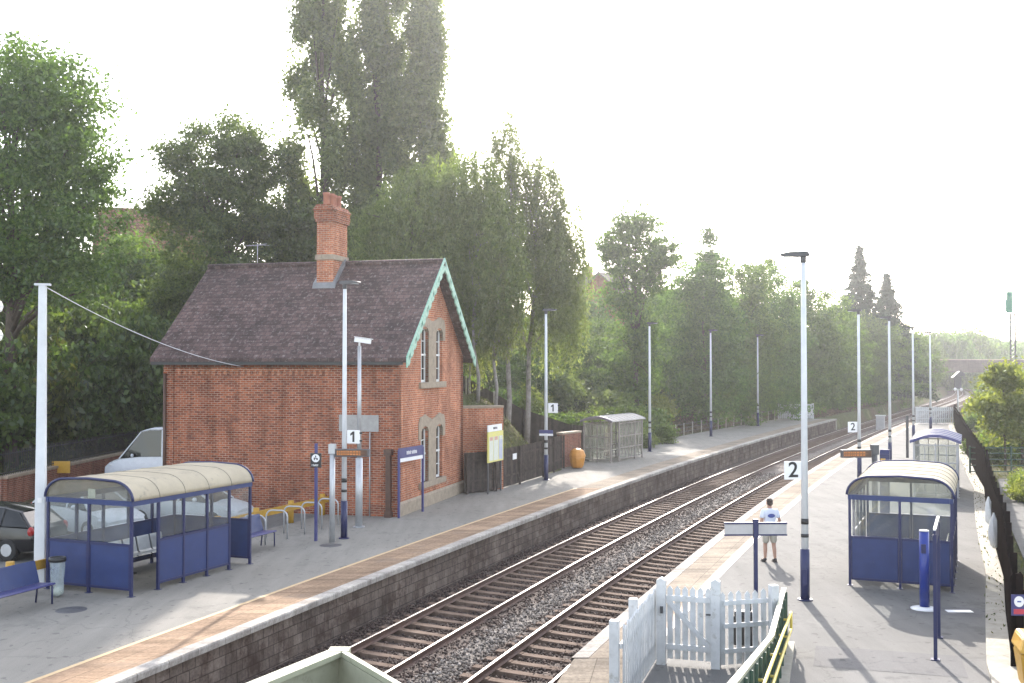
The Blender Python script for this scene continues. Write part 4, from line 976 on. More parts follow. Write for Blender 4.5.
# ---- poster board
d = Vector((.36, .93)); t = thing('notice_board', 'yellow framed poster board with a white header before the timber fence', 'notice board', (-.98, 46.15, 0), math.atan2(d.y, d.x))
for x in (.0, 1.45): q = MB(); q.box(x, .03, 1.3, .06, .06, 2.6); q.build('post', M['grey_dark'], t)
q = MB(); q.box(.75, 0, 1.95, 1.7, .06, 1.28); bd = q.build('frame', M['sign_yellow'], t); q = MB(); q.box(.68, 0, 2.74, 1.56, .05, .28); hh = q.build('header', M['sign_white'], t)
letter_marks(.45, .95, 2.74, .1, -.028, 5).build('lettering', M['grey_dark'], hh)
for x, w, mt in ((.22,.42,'paper'),(.75,.5,'paper'),(1.29,.4,'paper_blue')): q = MB(); q.box(x, -.033, 1.88, w, .008, 1.0); q.build('poster', M[mt], bd)
for x, mt in ((.22,'paper_red'),(.75,'paper_red'),(1.29,'paper')): q = MB(); q.box(x, -.04, 2.3, .34, .006, .15); q.build('poster_heading', M[mt], bd)
o = MB().box(0,0,0,.46,.02,.26).build('small_sign', M['sign_white']); o.location = (.12, 49.3, 1.32); o.rotation_euler = (0,0,math.atan2(.93,.36)); tag(o, 'small white notice screwed to the dark timber fence', 'sign')

# ---- grit bins
def grit(loc, rz, label, mt):
    t = thing('grit_bin', label, 'grit bin', loc, rz, 'grit bins')
    q = MB(); q.add([(-.36,-.3,.04),(.36,-.3,.04),(.36,.3,.04),(-.36,.3,.04),(-.44,-.38,.66),(.44,-.38,.66),(.44,.38,.66),(-.44,.38,.66)], [(0,3,2,1),(4,5,6,7),(0,1,5,4),(1,2,6,5),(2,3,7,6),(3,0,4,7)]); q.build('body', mt, t, bevel=.06)
    q = MB(); q.add([(-.47,-.41,.67),(.47,-.41,.67),(.47,.41,.67),(-.47,.41,.67),(-.36,-.22,.90),(.36,-.22,.90),(.4,.36,.94),(-.4,.36,.94)], [(0,3,2,1),(4,5,6,7),(0,1,5,4),(1,2,6,5),(2,3,7,6),(3,0,4,7)]); q.build('lid', mt, t, bevel=.05); return t
t = thing('grit_bin', 'rounded orange grit bin between the timber fence and the grey shelter', 'grit bin', (3.42, 57.7, 0), -.5, 'grit bins')
q = MB(); q.lathe([(0,.02),(.26,.02),(.34,.15),(.42,.55),(.40,.62)], 10, smooth=False); q.build('body', M['orange_grp'], t, bevel=.03)
q = MB(); q.lathe([(.44,.60),(.44,.68),(.34,.92),(.18,1.02),(0,1.04)], 10, smooth=False); q.build('lid', M['orange_grp'], t, bevel=.03)
grit((8.80, 18.25, .06), -.25, 'yellow grit bin cut off by the bottom right corner', M['yellow'])

# ---- bags on the fence
bag = None
for (x, y, z, s, lab) in ((14.15, 35.2, .78, .95, 'upper white plastic bag hung on the dark fence, further from the camera'), (12.45, 31.3, .72, 1.1, 'lower white plastic bag hung on the dark fence, nearer the camera')):
    q = MB(); n = 18; prof = [(.03,.52),(.08,.44),(.17,.3),(.25,.05),(.27,-.2),(.2,-.42),(.06,-.5)]
    rr = random.Random(int(x*10)); ph = rr.random()*6
    vs = [(r*.5*(1+.25*math.sin(3*k*2*math.pi/n+z_*7+ph)+rr.uniform(-.16,.16))*math.cos(k*2*math.pi/n)-.1, r*(1+.22*math.sin(4*k*2*math.pi/n+z_*5+ph)+rr.uniform(-.16,.16))*math.sin(k*2*math.pi/n), z_) for r, z_ in prof for k in range(n)]
    q.add(vs, [(i*n+k, i*n+(k+1) % n, (i+1)*n+(k+1) % n, (i+1)*n+k) for i in range(6) for k in range(n)], True)
    o = q.build('plastic_bag', M['bag_white']); o.location = (lx(poly_at(P2B, y)-.02, y), y, z); o.scale = (s*.8, s*.62, s*.9); o.rotation_euler = (0,0,hd(y)+.5); tag(o, lab, 'plastic bag', 'bags on the fence')
# ---- round sign on the fence return
t = thing('fence_sign', 'black sign with white disc and red band at the near fence end', 'sign', (8.97, 19.56, 1.2), -.05); t.scale = (.72, 1, .8)
q = MB(); q.box(0,0,-.02,.36,.02,.46); q.build('plate', M['purple'], t); q = MB(); q.cyl((0,-.012,.06),(0,-.016,.06),.12,.12,24); q.build('disc', M['sign_white'], t); q = MB(); q.box(0,-.014,-.16,.26,.008,.11); q.build('red_band', M['red'], t); q = MB(); q.box(0,-.019,.06,.09,.006,.03); q.build('disc_mark', M['logo_blue'], t)

# ================================================================== FENCES
def pale_fence(name, label, pts, h, pw, gap, th, mat, rails=(.3,.8), posts=2.0, pointed=True, ph=None, z0=.05, pmat=None, group=None, ptw=.1, jit=.0, cap=None, skip=()):
    base = Vector((*pts[0], 0)); t = thing(name, label, 'fence', base, 0, group); pl = MB(); rl = MB(); rr = random.Random(3)
    pts = [Vector((*p, 0))-base for p in pts]; carry = 0
    for a, b in zip(pts, pts[1:]):
        d = b-a; L_ = d.length; u = d/L_; nrm = Vector((-u.y, u.x, 0)); s = carry
        while s < L_:
            c = a+u*s; j = rr.uniform(-jit, jit); w = pw/2; hh = h+j
            A = [c-u*w, c+u*w]; prof = [(-w, z0), (w, z0), (w, hh-.06), (0, hh), (-w, hh-.06)] if pointed else [(-w, z0), (w, z0), (w, hh), (-w, hh)]
            lean = rr.uniform(-jit, jit)*.4
            pl.prism(prof, lambda x, z, k: c+u*(x+lean*z)+nrm*((k-.5)*th)+Vector((0,0,z)))
            s += pw+gap
        carry = s-L_
        for z in rails: rl.beam(a-nrm*(th/2+.022)+Vector((0,0,z*h)), b-nrm*(th/2+.022)+Vector((0,0,z*h)), .04, .08)
        k = max(1, round(L_/posts))
        for i in range(k+1 if b is pts[-1] else k):
            if i in skip: continue
            p = a+d*i/k-nrm*(th/2+.05+ptw/2); q = MB(); q.box(p.x, p.y, (ph or h)/2, ptw, ptw, (ph or h), Matrix.Rotation(math.atan2(u.y, u.x), 3, 'Z')); q.build('post', pmat or mat, t)
    pl.build('pales', mat, t); rl.build('rails', mat, t); return t
pts = [(lx(poly_at(P2B, y), y), y) for y in (101.5, 98, 90, 79, 70, 60, 54, 48, 42, 35, 28, 24, 19.7)]+[(9.7, 19.65), (11.6, 19.9)]
pts = pts[::-1]
pale_fence('palisade_fence', 'long dark brown pale fence backing the right platform', pts, 1.72, .10, .028, .022, M['fence_black'], jit=.03, pmat=M['fence_black'])
pts = [(-.55, 46.9), (lx(-16.62, 50), 50), (lx(-16.6, 54), 54), (2.55, 57.2)]
pts = [(-1.75, 46.7), (-.9, 47.6), (.15, 50), (1.25, 53), (2.35, 57.0)]
pale_fence('timber_fence', 'dark vertical board fence between the brick house and the orange bin', [(-1.95, 46.2), (-.8, 47.3), (.25, 50), (1.4, 53.2), (2.6, 57.6)], 1.72, .14, .006, .025, M['fence_dark'], pointed=False, posts=2.4, jit=.01, ptw=.09)
wall_line([(2.5, 57.9), (3.6, 59.6)], 1.75, .3, M['brick_wall'], 'brick_wall', 'low brick stub wall behind the orange grit bin', 'wall')
# fence on the bank
def bank_fence(pts, h, label):
    base = Vector((*pts[0], hz(*pts[0]))); t = thing('timber_fence', label, 'fence', base); pl = MB()
    for a, b in zip(pts, pts[1:]):
        a = Vector((*a, hz(*a)-.2))-base; b = Vector((*b, hz(*b)-.2))-base; n = int((b-a).length/.16); 
        for i in range(n):
            p0 = a.lerp(b, i/n); p1 = a.lerp(b, (i+.94)/n); hh = h+.2
            pl.add([p0, p1, p1+Vector((0,0,hh)), p0+Vector((0,0,hh))]+[v+Vector((-.02,.03,0)) for v in (p0, p1, p1+Vector((0,0,hh)), p0+Vector((0,0,hh)))], [(0,1,2,3),(7,6,5,4),(3,2,6,7),(0,4,5,1),(1,5,6,2),(0,3,7,4)])
        k = max(1, int((b-a).length/1.8))
        for i in range(k+1):
            p = a.lerp(b, i/k); q = MB(); q.box(p.x+.03, p.y-.06, p.z+(h+.25)/2, .09, .09, h+.3); q.build('post', M['concrete'], t)
    pl.build('boards', M['fence_dark'], t)
bank_fence([(-4.5, 67.5), (.6, 65), (3.4, 63.4), (4.35, 62.0)], 2.0, 'dark board fence with pale posts climbing the bank behind the grey shelter')
# wire fence along the back of platform one
t = thing('wire_fence', 'low post and wire fence along the back of the left platform', 'fence', (lx(-18.4, 66), 66, 0)); o0 = Vector(t.location); q = MB()
for k in range(43):
    y = 66+k; a, b = at(poly_at(P1B, y)+.02, y)-o0, at(poly_at(P1B, y+1)+.02, y+1)-o0
    for z in (.3, .6, .88): q.tube([a+Vector((0,0,z)), b+Vector((0,0,z))], .012, 4, cap=False)
q.build('wires', M['grey_dark'], t); first = None
for k in range(0, 43, 2):
    y = 66+k; a = at(poly_at(P1B, y)+.02, y)-o0; 
    if first is None: q = MB(); q.box(0,0,.48,.07,.07,.96); first = q.build('post', M['concrete'], t); o = first
    else: o = first.copy(); COL.objects.link(o)
    o.location = a; o.parent = t
# white picket fences at the platform ends
G_P = 'white picket fences'
pale_fence('picket_fence', 'white picket fence closing the far end of the left platform', [(lx(-17.1, 108.6), 109.2), (lx(-14.4, 109.2), 109.2), (30.2, 110.8)], 1.5, .13, .06, .025, M['picket'], group=G_P)
pale_fence('picket_fence', 'white picket fence closing the far end of the right platform', [(36.8, 100.3), (40.3, 100.1)], 1.55, .12, .06, .025, M['picket'], group=G_P)
# near picket fences and gate
sd = Vector((.2849, .9586))
pA = Vector((2.66, 20.35)); pB = pA-sd*6.2
pale_fence('picket_fence', 'weathered white picket fence running along the near platform ramp toward the camera', [tuple(pA), tuple(pA-sd*3.3)], 1.36, .10, .06, .022, M['picket'], rails=(.25,.78), posts=1.6, ph=1.46, group=G_P, ptw=.14, jit=.035, skip=(0,))
pale_fence('picket_fence', 'short white picket fence between the gate and the green ramp wall', [(3.78, 19.86), (4.70, 20.13)], 1.36, .10, .065, .022, M['picket'], rails=(.22,.55,.85), posts=1.2, ph=1.45, group=G_P, ptw=.14, jit=.015, skip=(0,))
t = thing('picket_gate', 'white picket gate with a diagonal brace between two stout posts', 'gate', (2.72, 20.12, 0), math.atan2(-.30, .95))
wG = .98
for x, hh in ((0, 1.52), (wG, 1.55)): q = MB(); q.box(x, 0, hh/2, .16, .16, hh); q.prism_y([(x-.08,hh),(x+.08,hh),(x,hh+.05)], -.08, .08); q.build('post', M['picket'], t)
q = MB()
for i in range(6):
    x = .15+i*.138; q.prism_y([(x-.05,.1),(x+.05,.1),(x+.05,1.36),(x,1.42),(x-.05,1.36)], .03, .052)
q.build('pales', M['picket'], t); q = MB()
for z in (.32, 1.2): q.b2(.09, wG-.09, -.02, .028, z-.05, z+.05)
q.beam((.12,-.003,1.16),(wG-.12,-.003,.36), .045, .09); q.build('brace_frame', M['picket'], t); q = MB(); q.box(.02,-.1,1.0,.05,.05,.12); q.box(wG-.1,-.03,.95,.14,.02,.03); q.build('latch', M['grey_dark'], t)
# dark box behind the fence
t = thing('luggage_box', 'small black box standing behind the short white fence', 'box', (4.5, 21.3, 0), -.3); q = MB(); q.b2(-.22,.22,-.15,.15,.05,.62); q.prism_x([(-.15,.62),(.15,.62),(.09,.7),(-.09,.7)], -.2, .2); q.build('body', M['black'], t, bevel=.03); q = MB(); q.tube([(-.1,0,.7),(-.1,0,.85),(.1,0,.85),(.1,0,.7)], .015, 6); q.build('handle', M['black'], t)
# brown pointed pickets at the bottom edge
pale_fence('picket_fence', 'dark brown pointed pickets at the bottom edge below the platform ramp', [(.75, 16.2), (1.75, 16.55)], .50, .1, .04, .02, M['fence_black'], rails=(.5,), posts=1.0, z0=-1.0, ptw=.05)

# ---- ramp wall with handrails
t = thing('ramp_wall', 'dark green steel ramp wall with pale capping and yellow handrails', 'ramp wall', (5.22, 21.2, 0), 0); b0 = Vector((5.22, 21.2, 0)); D = Vector((-.284, -.9588, 0))
st = [(0, 1.12), (4.2, 1.2), (10.3, 2.2), (18, 3.5)]
q = MB()
for (s0, z0), (s1, z1) in zip(st, st[1:]):
    a, b = D*s0, D*s1; th = Vector((.9588, -.284, 0))*.03
    q.add([a-th, a+th, a+th+Vector((0,0,z0)), a-th+Vector((0,0,z0)), b-th, b+th, b+th+Vector((0,0,z1)), b-th+Vector((0,0,z1))], [(0,1,2,3),(4,7,6,5),(0,4,5,1),(1,5,6,2),(3,2,6,7),(0,3,7,4)])
q.build('panel', M['green_dark'], t)
zt = lambda s: poly_at(st, s)
nn = Vector((.9588, -.284, 0)); q = MB()
for i in range(22):
    s = .1+i*.8; p = D*s+nn*.045; q.beam(p+Vector((0,0,.05)), p+Vector((0,0,zt(s)-.02)), .035, .05)
q.build('ribs', M['green_dark'], t)
q = MB()
for (s0, z0), (s1, z1) in zip(st, st[1:]): q.beam(D*s0+Vector((0,0,z0+.02)), D*s1+Vector((0,0,z1+.02)), .085, .04)
q.build('capping', M['olive_top'], t)
q = MB()
for zo in (.70, .38): q.tube([D*s+nn*.13+Vector((0,0,zo+.107*s)) for s in (.05, 4, 8, 12, 17)], .026, 8)
q.tube([D*.05+nn*.13+Vector((0,0,.38)), D*.0+nn*.13+Vector((0,0,.54)), D*.05+nn*.13+Vector((0,0,.70))], .026, 8)
for s in (1.0, 3.2, 5.4, 7.6, 9.8, 12): q.beam(D*s+nn*.02+Vector((0,0,.36+.107*s)), D*s+nn*.13+Vector((0,0,.36+.107*s)), .03, .03); q.beam(D*s+nn*.02+Vector((0,0,.67+.107*s)), D*s+nn*.13+Vector((0,0,.67+.107*s)), .03, .03)
q.build('handrail', M['yellow_rail'], t)
q = MB(); q.beam(D*-.1+nn*.06+Vector((0,0,.06)), D*18+nn*.06+Vector((0,0,.06)), .26, .12); q.build('kerb', M['concrete'], t)
# landing parapet of the footbridge stairs
t = thing('stair_parapet', 'pale green steel parapet corner of the footbridge stairs at the bottom edge', 'parapet', (-1.35, 8.66, 0), 0)
dl = Vector((-.43, -.90, 0)).normalized(); dr = Vector((.52, -.87, 0)).normalized(); zt_ = 3.2
for d, nm in ((dl, 0), (dr, 1)):
    q = MB(); e_ = d*3.6; q.beam(Vector((0,0,zt_-.55)), e_+Vector((0,0,zt_-.55)), .05, 1.05); q.build('panel', M['olive'], t)
    q = MB(); q.beam(Vector((0,0,zt_)) - d*.04, e_+Vector((0,0,zt_)), .13 if nm == 0 else .045, .04); q.build('capping', M['olive_top'], t)
q = MB(); q.box(0,-.01,zt_+.001,.16,.13,.046); q.build('corner_cap', M['olive_top'], t)
q = MB(); q.prism_z([(0,-.1),tuple((dl*3.5)[:2]),tuple((dr*3.5)[:2])], zt_-1.05, zt_-.95); q.build('landing_floor', M['timber'], t)
q = MB(); q.b2(-.4,.0,-1.6,-1.2,zt_-.95,zt_-.55); q.build('timber_block', M['timber'], t)
for p in ((-.05,-.25),(-.9,-2.4),(1.2,-2.6)): q = MB(); q.box(p[0],p[1],(zt_-1.05-1.2)/2,.2,.2,zt_-1.05+1.2); q.build('support', M['olive'], t)
# railing fence on the right
t = thing('metal_railing', 'dark green four bar railing fence crossing the scrub right of the platform', 'fence', (22.6, 54.4, -.1), 0); q = MB()
for z in (.25, .55, .85, 1.15, 1.42): q.beam((0,0,z), (14,-.6,z), .03, .05)
q.build('rails', M['green_dark'], t); first = None
for i in range(29):
    if i % 4 == 0:
        q = MB(); q.box(i*.5,-i*.0214,.75,.07,.07,1.5); q.build('post', M['green_dark'], t)
for x, y, lab in ((-9.77, 24.5, 'round iron manhole cover in the tarmac before the left shelter'), (-5.45, 33.2, 'round iron cover at the foot of the grey display post')):
    q = MB(); q.lathe([(0,.004),(.27,.004),(.28,.0),(.33,.002),(.34,-.01)], 24); o = q.build('manhole_cover', M['grey_dark']); o.location = (x, y, .004); tag(o, lab, 'manhole cover')
# ================================================================== VEHICLES
def car(name, label, loc, rz, paint, kind='hatch'):
    t = thing(name, label, 'van' if kind == 'van' else 'car', loc, rz)
    if kind == 'van':
        Ln, hw = 5.2, .98
        st = [(-2.6,.35,1.25,.93),(-2.5,.3,1.3,.97),(1.2,.28,1.3,.98),(1.9,.28,1.2,.97),(2.4,.3,1.02,.92),(2.6,.36,.85,.80)]
        gh = [(-2.58,1.26,2.42,.93,.84),(-2.4,1.28,2.5,.95,.86),(.6,1.28,2.52,.95,.86),(1.0,1.28,2.42,.94,.84),(1.95,1.2,1.26,.90,.82)]
        wy = (-1.6, 1.65); wr = .34
    else:
        Ln, hw = 4.2, .87
        st = [(-2.08,.42,.82,.72),(-1.98,.28,.93,.81),(-1.2,.2,.96,.87),(.7,.2,.93,.87),(1.3,.2,.88,.86),(1.85,.25,.76,.80),(2.08,.36,.62,.66)]
        gh = [(-1.95,.93,.97,.74,.66),(-1.55,.95,1.33,.77,.58),(-.9,.95,1.45,.78,.57),(.0,.94,1.47,.78,.57),(.45,.93,1.40,.78,.57),(1.25,.88,.92,.76,.66)]
        wy = (-1.3, 1.28); wr = .31
    m = MB(); secs = []
    for y, zb, zt, w in st:
        secs.append([(-w*.9,y,zb),(-w,y,zb+.14),(-w,y,(zb+zt)/2+.05),(-w*.94,y,zt-.03),(-w*.8,y,zt),(0,y,zt+.035),(w*.8,y,zt),(w*.94,y,zt-.03),(w,y,(zb+zt)/2+.05),(w,y,zb+.14),(w*.9,y,zb)])
    n = 11; vs = [p for s in secs for p in s]; fs = []
    for i in range(len(secs)-1):
        for k in range(n): fs.append((i*n+k, i*n+(k+1) % n, (i+1)*n+(k+1) % n, (i+1)*n+k))
    fs += [tuple(range(n)), tuple((len(secs)-1)*n+k for k in range(n-1, -1, -1))]
    m.add(vs, fs, True); body = m.build('body', paint, t)
    es = body.modifiers.new('Edge', 'EDGE_SPLIT'); es.split_angle = R(38)
    g = MB(); vs = []; fs = []
    for y, zb, zt, wb, wt in gh: vs += [(-wb,y,zb),(-wt,y,zt-.02),(wt,y,zt-.02),(wb,y,zb)]
    for i in range(len(gh)-1):
        for k in (0, 1, 2): fs.append((i*4+k, i*4+k+1, i*4+4+k+1, i*4+4+k))
    fs += [(0,1,2,3), tuple((len(gh)-1)*4+k for k in (3,2,1,0))]
    g.add(vs, fs); g.build('windows', M['window_dark'] if kind != 'van' else M['window_dark'], t)
    r = MB(); vs = []; fs = []; rr = gh[1:-1]
    for y, zb, zt, wb, wt in rr: vs += [(-wt-.015,y,zt-.05),(-wt*.9,y,zt),(0,y,zt+.025),(wt*.9,y,zt),(wt+.015,y,zt-.05)]
    for i in range(len(rr)-1):
        for k in range(4): fs.append((i*5+k, i*5+k+1, i*5+5+k+1, i*5+5+k))
    r.add(vs, fs, True)
    for i in ((0, 1), (len(gh)-2, len(gh)-1)):
        for s in (-1, 1): a, b = gh[i[0]], gh[i[1]]; r.beam((s*a[3 if 0 else 4], a[0], a[2]-.02) if i[0] else (s*a[3], a[0], a[1]), (s*b[3], b[0], b[1]) if i[0] else (s*b[4], b[0], b[2]-.02), .07, .05)
    if kind == 'van':
        for s in (-1, 1): r.add([(s*.955,-2.55,1.28),(s*.955,.1,1.28),(s*.868,.1,2.47),(s*.868,-2.55,2.45)], [(0,1,2,3)])
    else:
        for s in (-1, 1):
            for y in (-1.0, .05): r.beam((s*.79, y, .94), (s*.585, y-.03, 1.43), .07, .03)
    r.build('roof', paint, t)
    for y in wy:
        for s in (-1, 1):
            w = MB(); w.cyl((s*(hw-.2),y,wr),(s*(hw+.005),y,wr), wr, wr, 20); ty = w.build('wheel', M['rubber'], t, bevel=.03); q = MB(); q.cyl((s*(hw-.02),y,wr),(s*(hw+.018),y,wr), wr*.62, wr*.55, 12); q.build('rim', M['galv'], ty)
    for s in (-1, 1):
        q = MB(); q.ell((s*(hw-.2), Ln/2-.3, .66 if kind != 'van' else .9), (.15,.14,.07)); q.build('headlight', M['lamp_clear'], t)
        q = MB(); q.ell((s*(hw-.14), -Ln/2+.12, .82), (.1,.09,.14)); q.build('tail_light', M['car_red'], t)
        q = MB(); q.ell((s*(hw+.08), .72 if kind != 'van' else 1.35, 1.0 if kind != 'van' else 1.35), (.1,.07,.08)); q.build('mirror', paint, t)
    q = MB(); q.box(0, Ln/2-.06, .45, hw*1.5, .16, .18); q.box(0, -Ln/2+.06, .48, hw*1.55, .16, .18); q.build('bumper', M['black'] if kind == 'van' else paint, t, bevel=.04)
    return t
car('parked_car', 'black parked car cut off by the left edge behind the yellow rail', (-15.0, 31.6, 0), hd(32)+R(97), M['car_black'])
car('parked_car', 'silver hatchback parked along the house wall behind the left shelter', (-10.9, 37.2, 0), hrz+R(-88), M['car_silver'])
car('parked_car', 'pale car seen through the near end glass of the left shelter', (-13.6, 35.4, 0), hrz+R(-112), M['car_silver'])
car('parked_van', 'white high roofed van half hidden behind the house corner', (-15.8, 50.6, 0), R(96), M['car_white'], 'van')

# ================================================================== PERSON
def skin_mesh(verts, edges, radii, root=0, sub=2):
    me = bpy.data.meshes.new('skin_src'); me.from_pydata(verts, edges, [])
    o = bpy.data.objects.new('skin_src', me); COL.objects.link(o)
    o.modifiers.new('Skin', 'SKIN').use_smooth_shade = True
    sv = me.skin_vertices[0].data if me.skin_vertices else None
    if sv is None:
        bm = bmesh.new(); bm.from_mesh(me); bm.verts.layers.skin.verify(); bm.to_mesh(me); bm.free(); sv = me.skin_vertices[0].data
    for i, r in enumerate(radii): sv[i].radius = r if isinstance(r, tuple) else (r, r); sv[i].use_root = (i == root)
    s = o.modifiers.new('Sub', 'SUBSURF'); s.levels = s.render_levels = sub
    bpy.context.view_layer.update()
    m = bpy.data.meshes.new_from_object(o.evaluated_get(bpy.context.evaluated_depsgraph_get())); bpy.data.objects.remove(o)
    return m
def person(loc, rz, label):
    t = thing('person', label, 'person', loc, rz)
    V = []; E_ = []; Rr = []
    def v(p, r, par=None):
        V.append(p); Rr.append(r)
        if par is not None: E_.append((par, len(V)-1))
        return len(V)-1
    pel = v((0,0,.93), (.145,.105)); sp = v((0,.0,1.12), (.14,.10), pel); chs = v((0,-.01,1.30), (.165,.11), sp); nb = v((0,-.015,1.45), (.085,.07), chs); nk = v((0,.0,1.51), .055, nb); hd_ = v((0,.02,1.58), (.07,.085), nk); h2 = v((0,.02,1.66), (.078,.095), hd_); h3 = v((0,.01,1.735), (.055,.07), h2)
    for s in (-1, 1):
        hip = v((s*.09,0,.84), .088, pel); dy = .05 if s < 0 else -.02; kn = v((s*.115,.02+dy*.6,.48), .056, hip); cf = v((s*.12,-.015+dy*.8,.33), .058, kn); an = v((s*.13,-.03+dy,.09), .038, cf); to = v((s*.16,.12+dy,.035), (.042,.03), an)
        sh = v((s*.185,-.01,1.40), .062, chs)
        if s > 0: el, wr = (s*.265,-.06,1.13), (s*.245,.13,1.02)
        else: el, wr = (s*.255,-.05,1.12), (s*.215,.14,1.03)
        e = v(el, .043, sh); w = v(wr, .030, e); d = (Vector(wr)-Vector(el)).normalized()
        pm_ = Vector(wr)+d*.06; p = v(tuple(pm_), (.036,.02), w)
        side = Vector((0,0,1)); 
        for k, ln in enumerate((.07,.08,.075,.06)):
            b = pm_+side*(.03-.02*k)+d*.035; f1 = v(tuple(b), .0095, p); f2 = v(tuple(b+d*ln*.5+Vector((-s*.012,0,-.004))), .009, f1); v(tuple(b+d*ln*.85+Vector((-s*.04,0,-.015))), .008, f2)
        th = v(tuple(Vector(wr)+d*.03+side*.035+Vector((-s*.012,0,0))), .011, w); v(tuple(Vector(wr)+d*.07+side*.055+Vector((-s*.02,0,0))), .010, th)
    me = skin_mesh(V, E_, Rr)
    bm = bmesh.new(); bm.from_mesh(me)
    # face and ears in the same mesh
    def el_(c, r):
        q = MB(); q.ell(c, r, 10, 7); vs = [bm.verts.new(p) for p in q.v]
        for f in q.f:
            ff = []
            for i in f:
                if vs[i] not in ff: ff.append(vs[i])
            try: bm.faces.new(ff).smooth = True
            except ValueError: pass
    el_((0,.115,1.62), (.016,.022,.026)); 
    for s in (-1, 1): el_((s*.082,.01,1.63), (.014,.025,.034)); el_((s*.032,.098,1.65), (.014,.01,.008))
    el_((0,.098,1.57), (.026,.01,.007))
    bm.to_mesh(me); bm.free(); link('body', me, M['skin'], t)
    # shirt
    V2 = [(0,0,.86),(0,0,.98),(0,0,1.14),(0,-.01,1.31),(0,-.015,1.44),(0,-.005,1.485)]; R2 = [(.178,.135),(.172,.13),(.17,.125),(.19,.132),(.115,.09),(.085,.072)]
    E2_ = [(0,1),(1,2),(2,3),(3,4),(4,5)]
    for s in (-1, 1):
        i = len(V2); V2 += [(s*.19,-.01,1.40),(s*.245,-.045,1.20)]; R2 += [.082,.075]; E2_ += [(3,i),(i,i+1)]
    o = link('t_shirt', skin_mesh(V2, E2_, R2), M['shirt'], t)
    q = MB(); q.add([(-.01+.10*math.cos(k*math.pi/10), -.152-.0+.03*abs(math.cos(k*math.pi/10))**2, 1.29+.05*math.sin(k*math.pi/10)) for k in range(20)], [tuple(range(20))])
    pr = MB(); vs = []; 
    for rr_ in (1., .62, .3):
        for k in range(20): a = k*math.pi/10; x = -.01+.105*rr_*math.cos(a); vs.append((x, -.158+.55*x*x, 1.29+.055*rr_*math.sin(a)))
    vs.append((-.01,-.158,1.29)); pr.add(vs, [(i*20+k, i*20+(k+1) % 20, (i+1)*20+(k+1) % 20, (i+1)*20+k) for i in range(2) for k in range(20)]+[(40+k, 40+(k+1) % 20, 60) for k in range(20)], True)
    pr.build('shirt_print', M['logo_blue'], o)
    V3 = [(0,0,1.0),(0,0,.90)]; R3 = [(.165,.125),(.172,.13)]; E3 = [(0,1)]
    for s in (-1, 1): i = len(V3); V3 += [(s*.095,.0,.78),(s*.118,.015,.50)]; R3 += [.115,.092]; E3 += [(1,i),(i,i+1)]
    link('shorts', skin_mesh(V3, E3, R3), M['shorts'], t)
    q = MB(); q.ell((0,.0,1.675), (.088,.105,.088), 16, 10); q.ell((0,-.03,1.62), (.082,.075,.075), 16, 10); q.build('hair', M['hair'], t)
    for s in (-1, 1): dy = .05 if s < 0 else -.02; q = MB(); q.ell((s*.145,.05+dy,.04), (.052,.135,.045), 14, 8); q.ell((s*.132,-.03+dy,.075), (.05,.055,.05), 12, 8); q.b2(s*.145-.048, s*.145+.048, -.07+dy, .17+dy, .004, .022); q.build('shoe', M['shoe'], t)
    return t
person((7.1, 30.4, 0), R(8), 'man in a pale printed t-shirt and khaki shorts standing with his back turned')

# ================================================================== TREES
def leaves_mesh(name, P, size, rng, flat=.35, asp=.55, updown=None):
    n = len(P); nrm = rng.normal(size=(n,3)); nrm[:,2] = nrm[:,2]*(1-flat)+flat*1.2*np.sign(rng.random(n)-.25)
    nrm /= np.linalg.norm(nrm, axis=1)[:,None]
    r = rng.normal(size=(n,3))
    if updown is not None: r = r*(1-updown)+np.array([0,0,-1.])*updown*2
    u = np.cross(nrm, r); u /= np.linalg.norm(u, axis=1)[:,None]+1e-9; w = np.cross(nrm, u)
    if updown is not None: u, w = w, u
    s = size*(.45+1.05*rng.random(n)**1.4)[:,None]
    A = P-u*s*.5; B = P+w*s*asp*.5+nrm*s*.06; Cc = P+u*s*.5; D = P-w*s*asp*.5+nrm*s*.06
    V = np.stack([A,B,Cc,D],1).reshape(-1,3); F = np.arange(4*n).reshape(-1,4)
    return tri_mesh(name, V, F)
def blob_points(blobs, ncl, per, cr, rng, shell=.42, vert=.6, lump=.22, gap=.0):
    B = np.array(blobs, float); vol = (B[:,3]*B[:,4]*B[:,5])**(2/3); pr = vol/vol.sum()
    idx = rng.choice(len(B), ncl, p=pr); d = rng.normal(size=(ncl,3)); d /= np.linalg.norm(d, axis=1)[:,None]
    r = rng.random(ncl)**shell
    ph = rng.random(6)*6.28
    lum = 1+lump*(np.sin(d[:,0]*4.1+ph[0]+idx)+np.sin(d[:,1]*4.7+ph[1]+2*idx)+np.sin(d[:,2]*5.3+ph[2]))/1.8
    c = B[idx,:3]+d*B[idx,3:]*(r*lum)[:,None]
    if gap > 0:
        g = np.sin(c[:,0]*1.9+ph[3])*np.sin(c[:,1]*1.7+ph[4])*np.sin(c[:,2]*1.5+ph[5]); c = c[g < 1-gap*1.6]
    ncl = len(c); k = cr*(.55+.8*rng.random(ncl)); q = rng.normal(size=(ncl,per,3))*np.array([1,1,vert])*.5
    P = c[:,None,:]+q*k[:,None,None]; return c, P.reshape(-1,3)
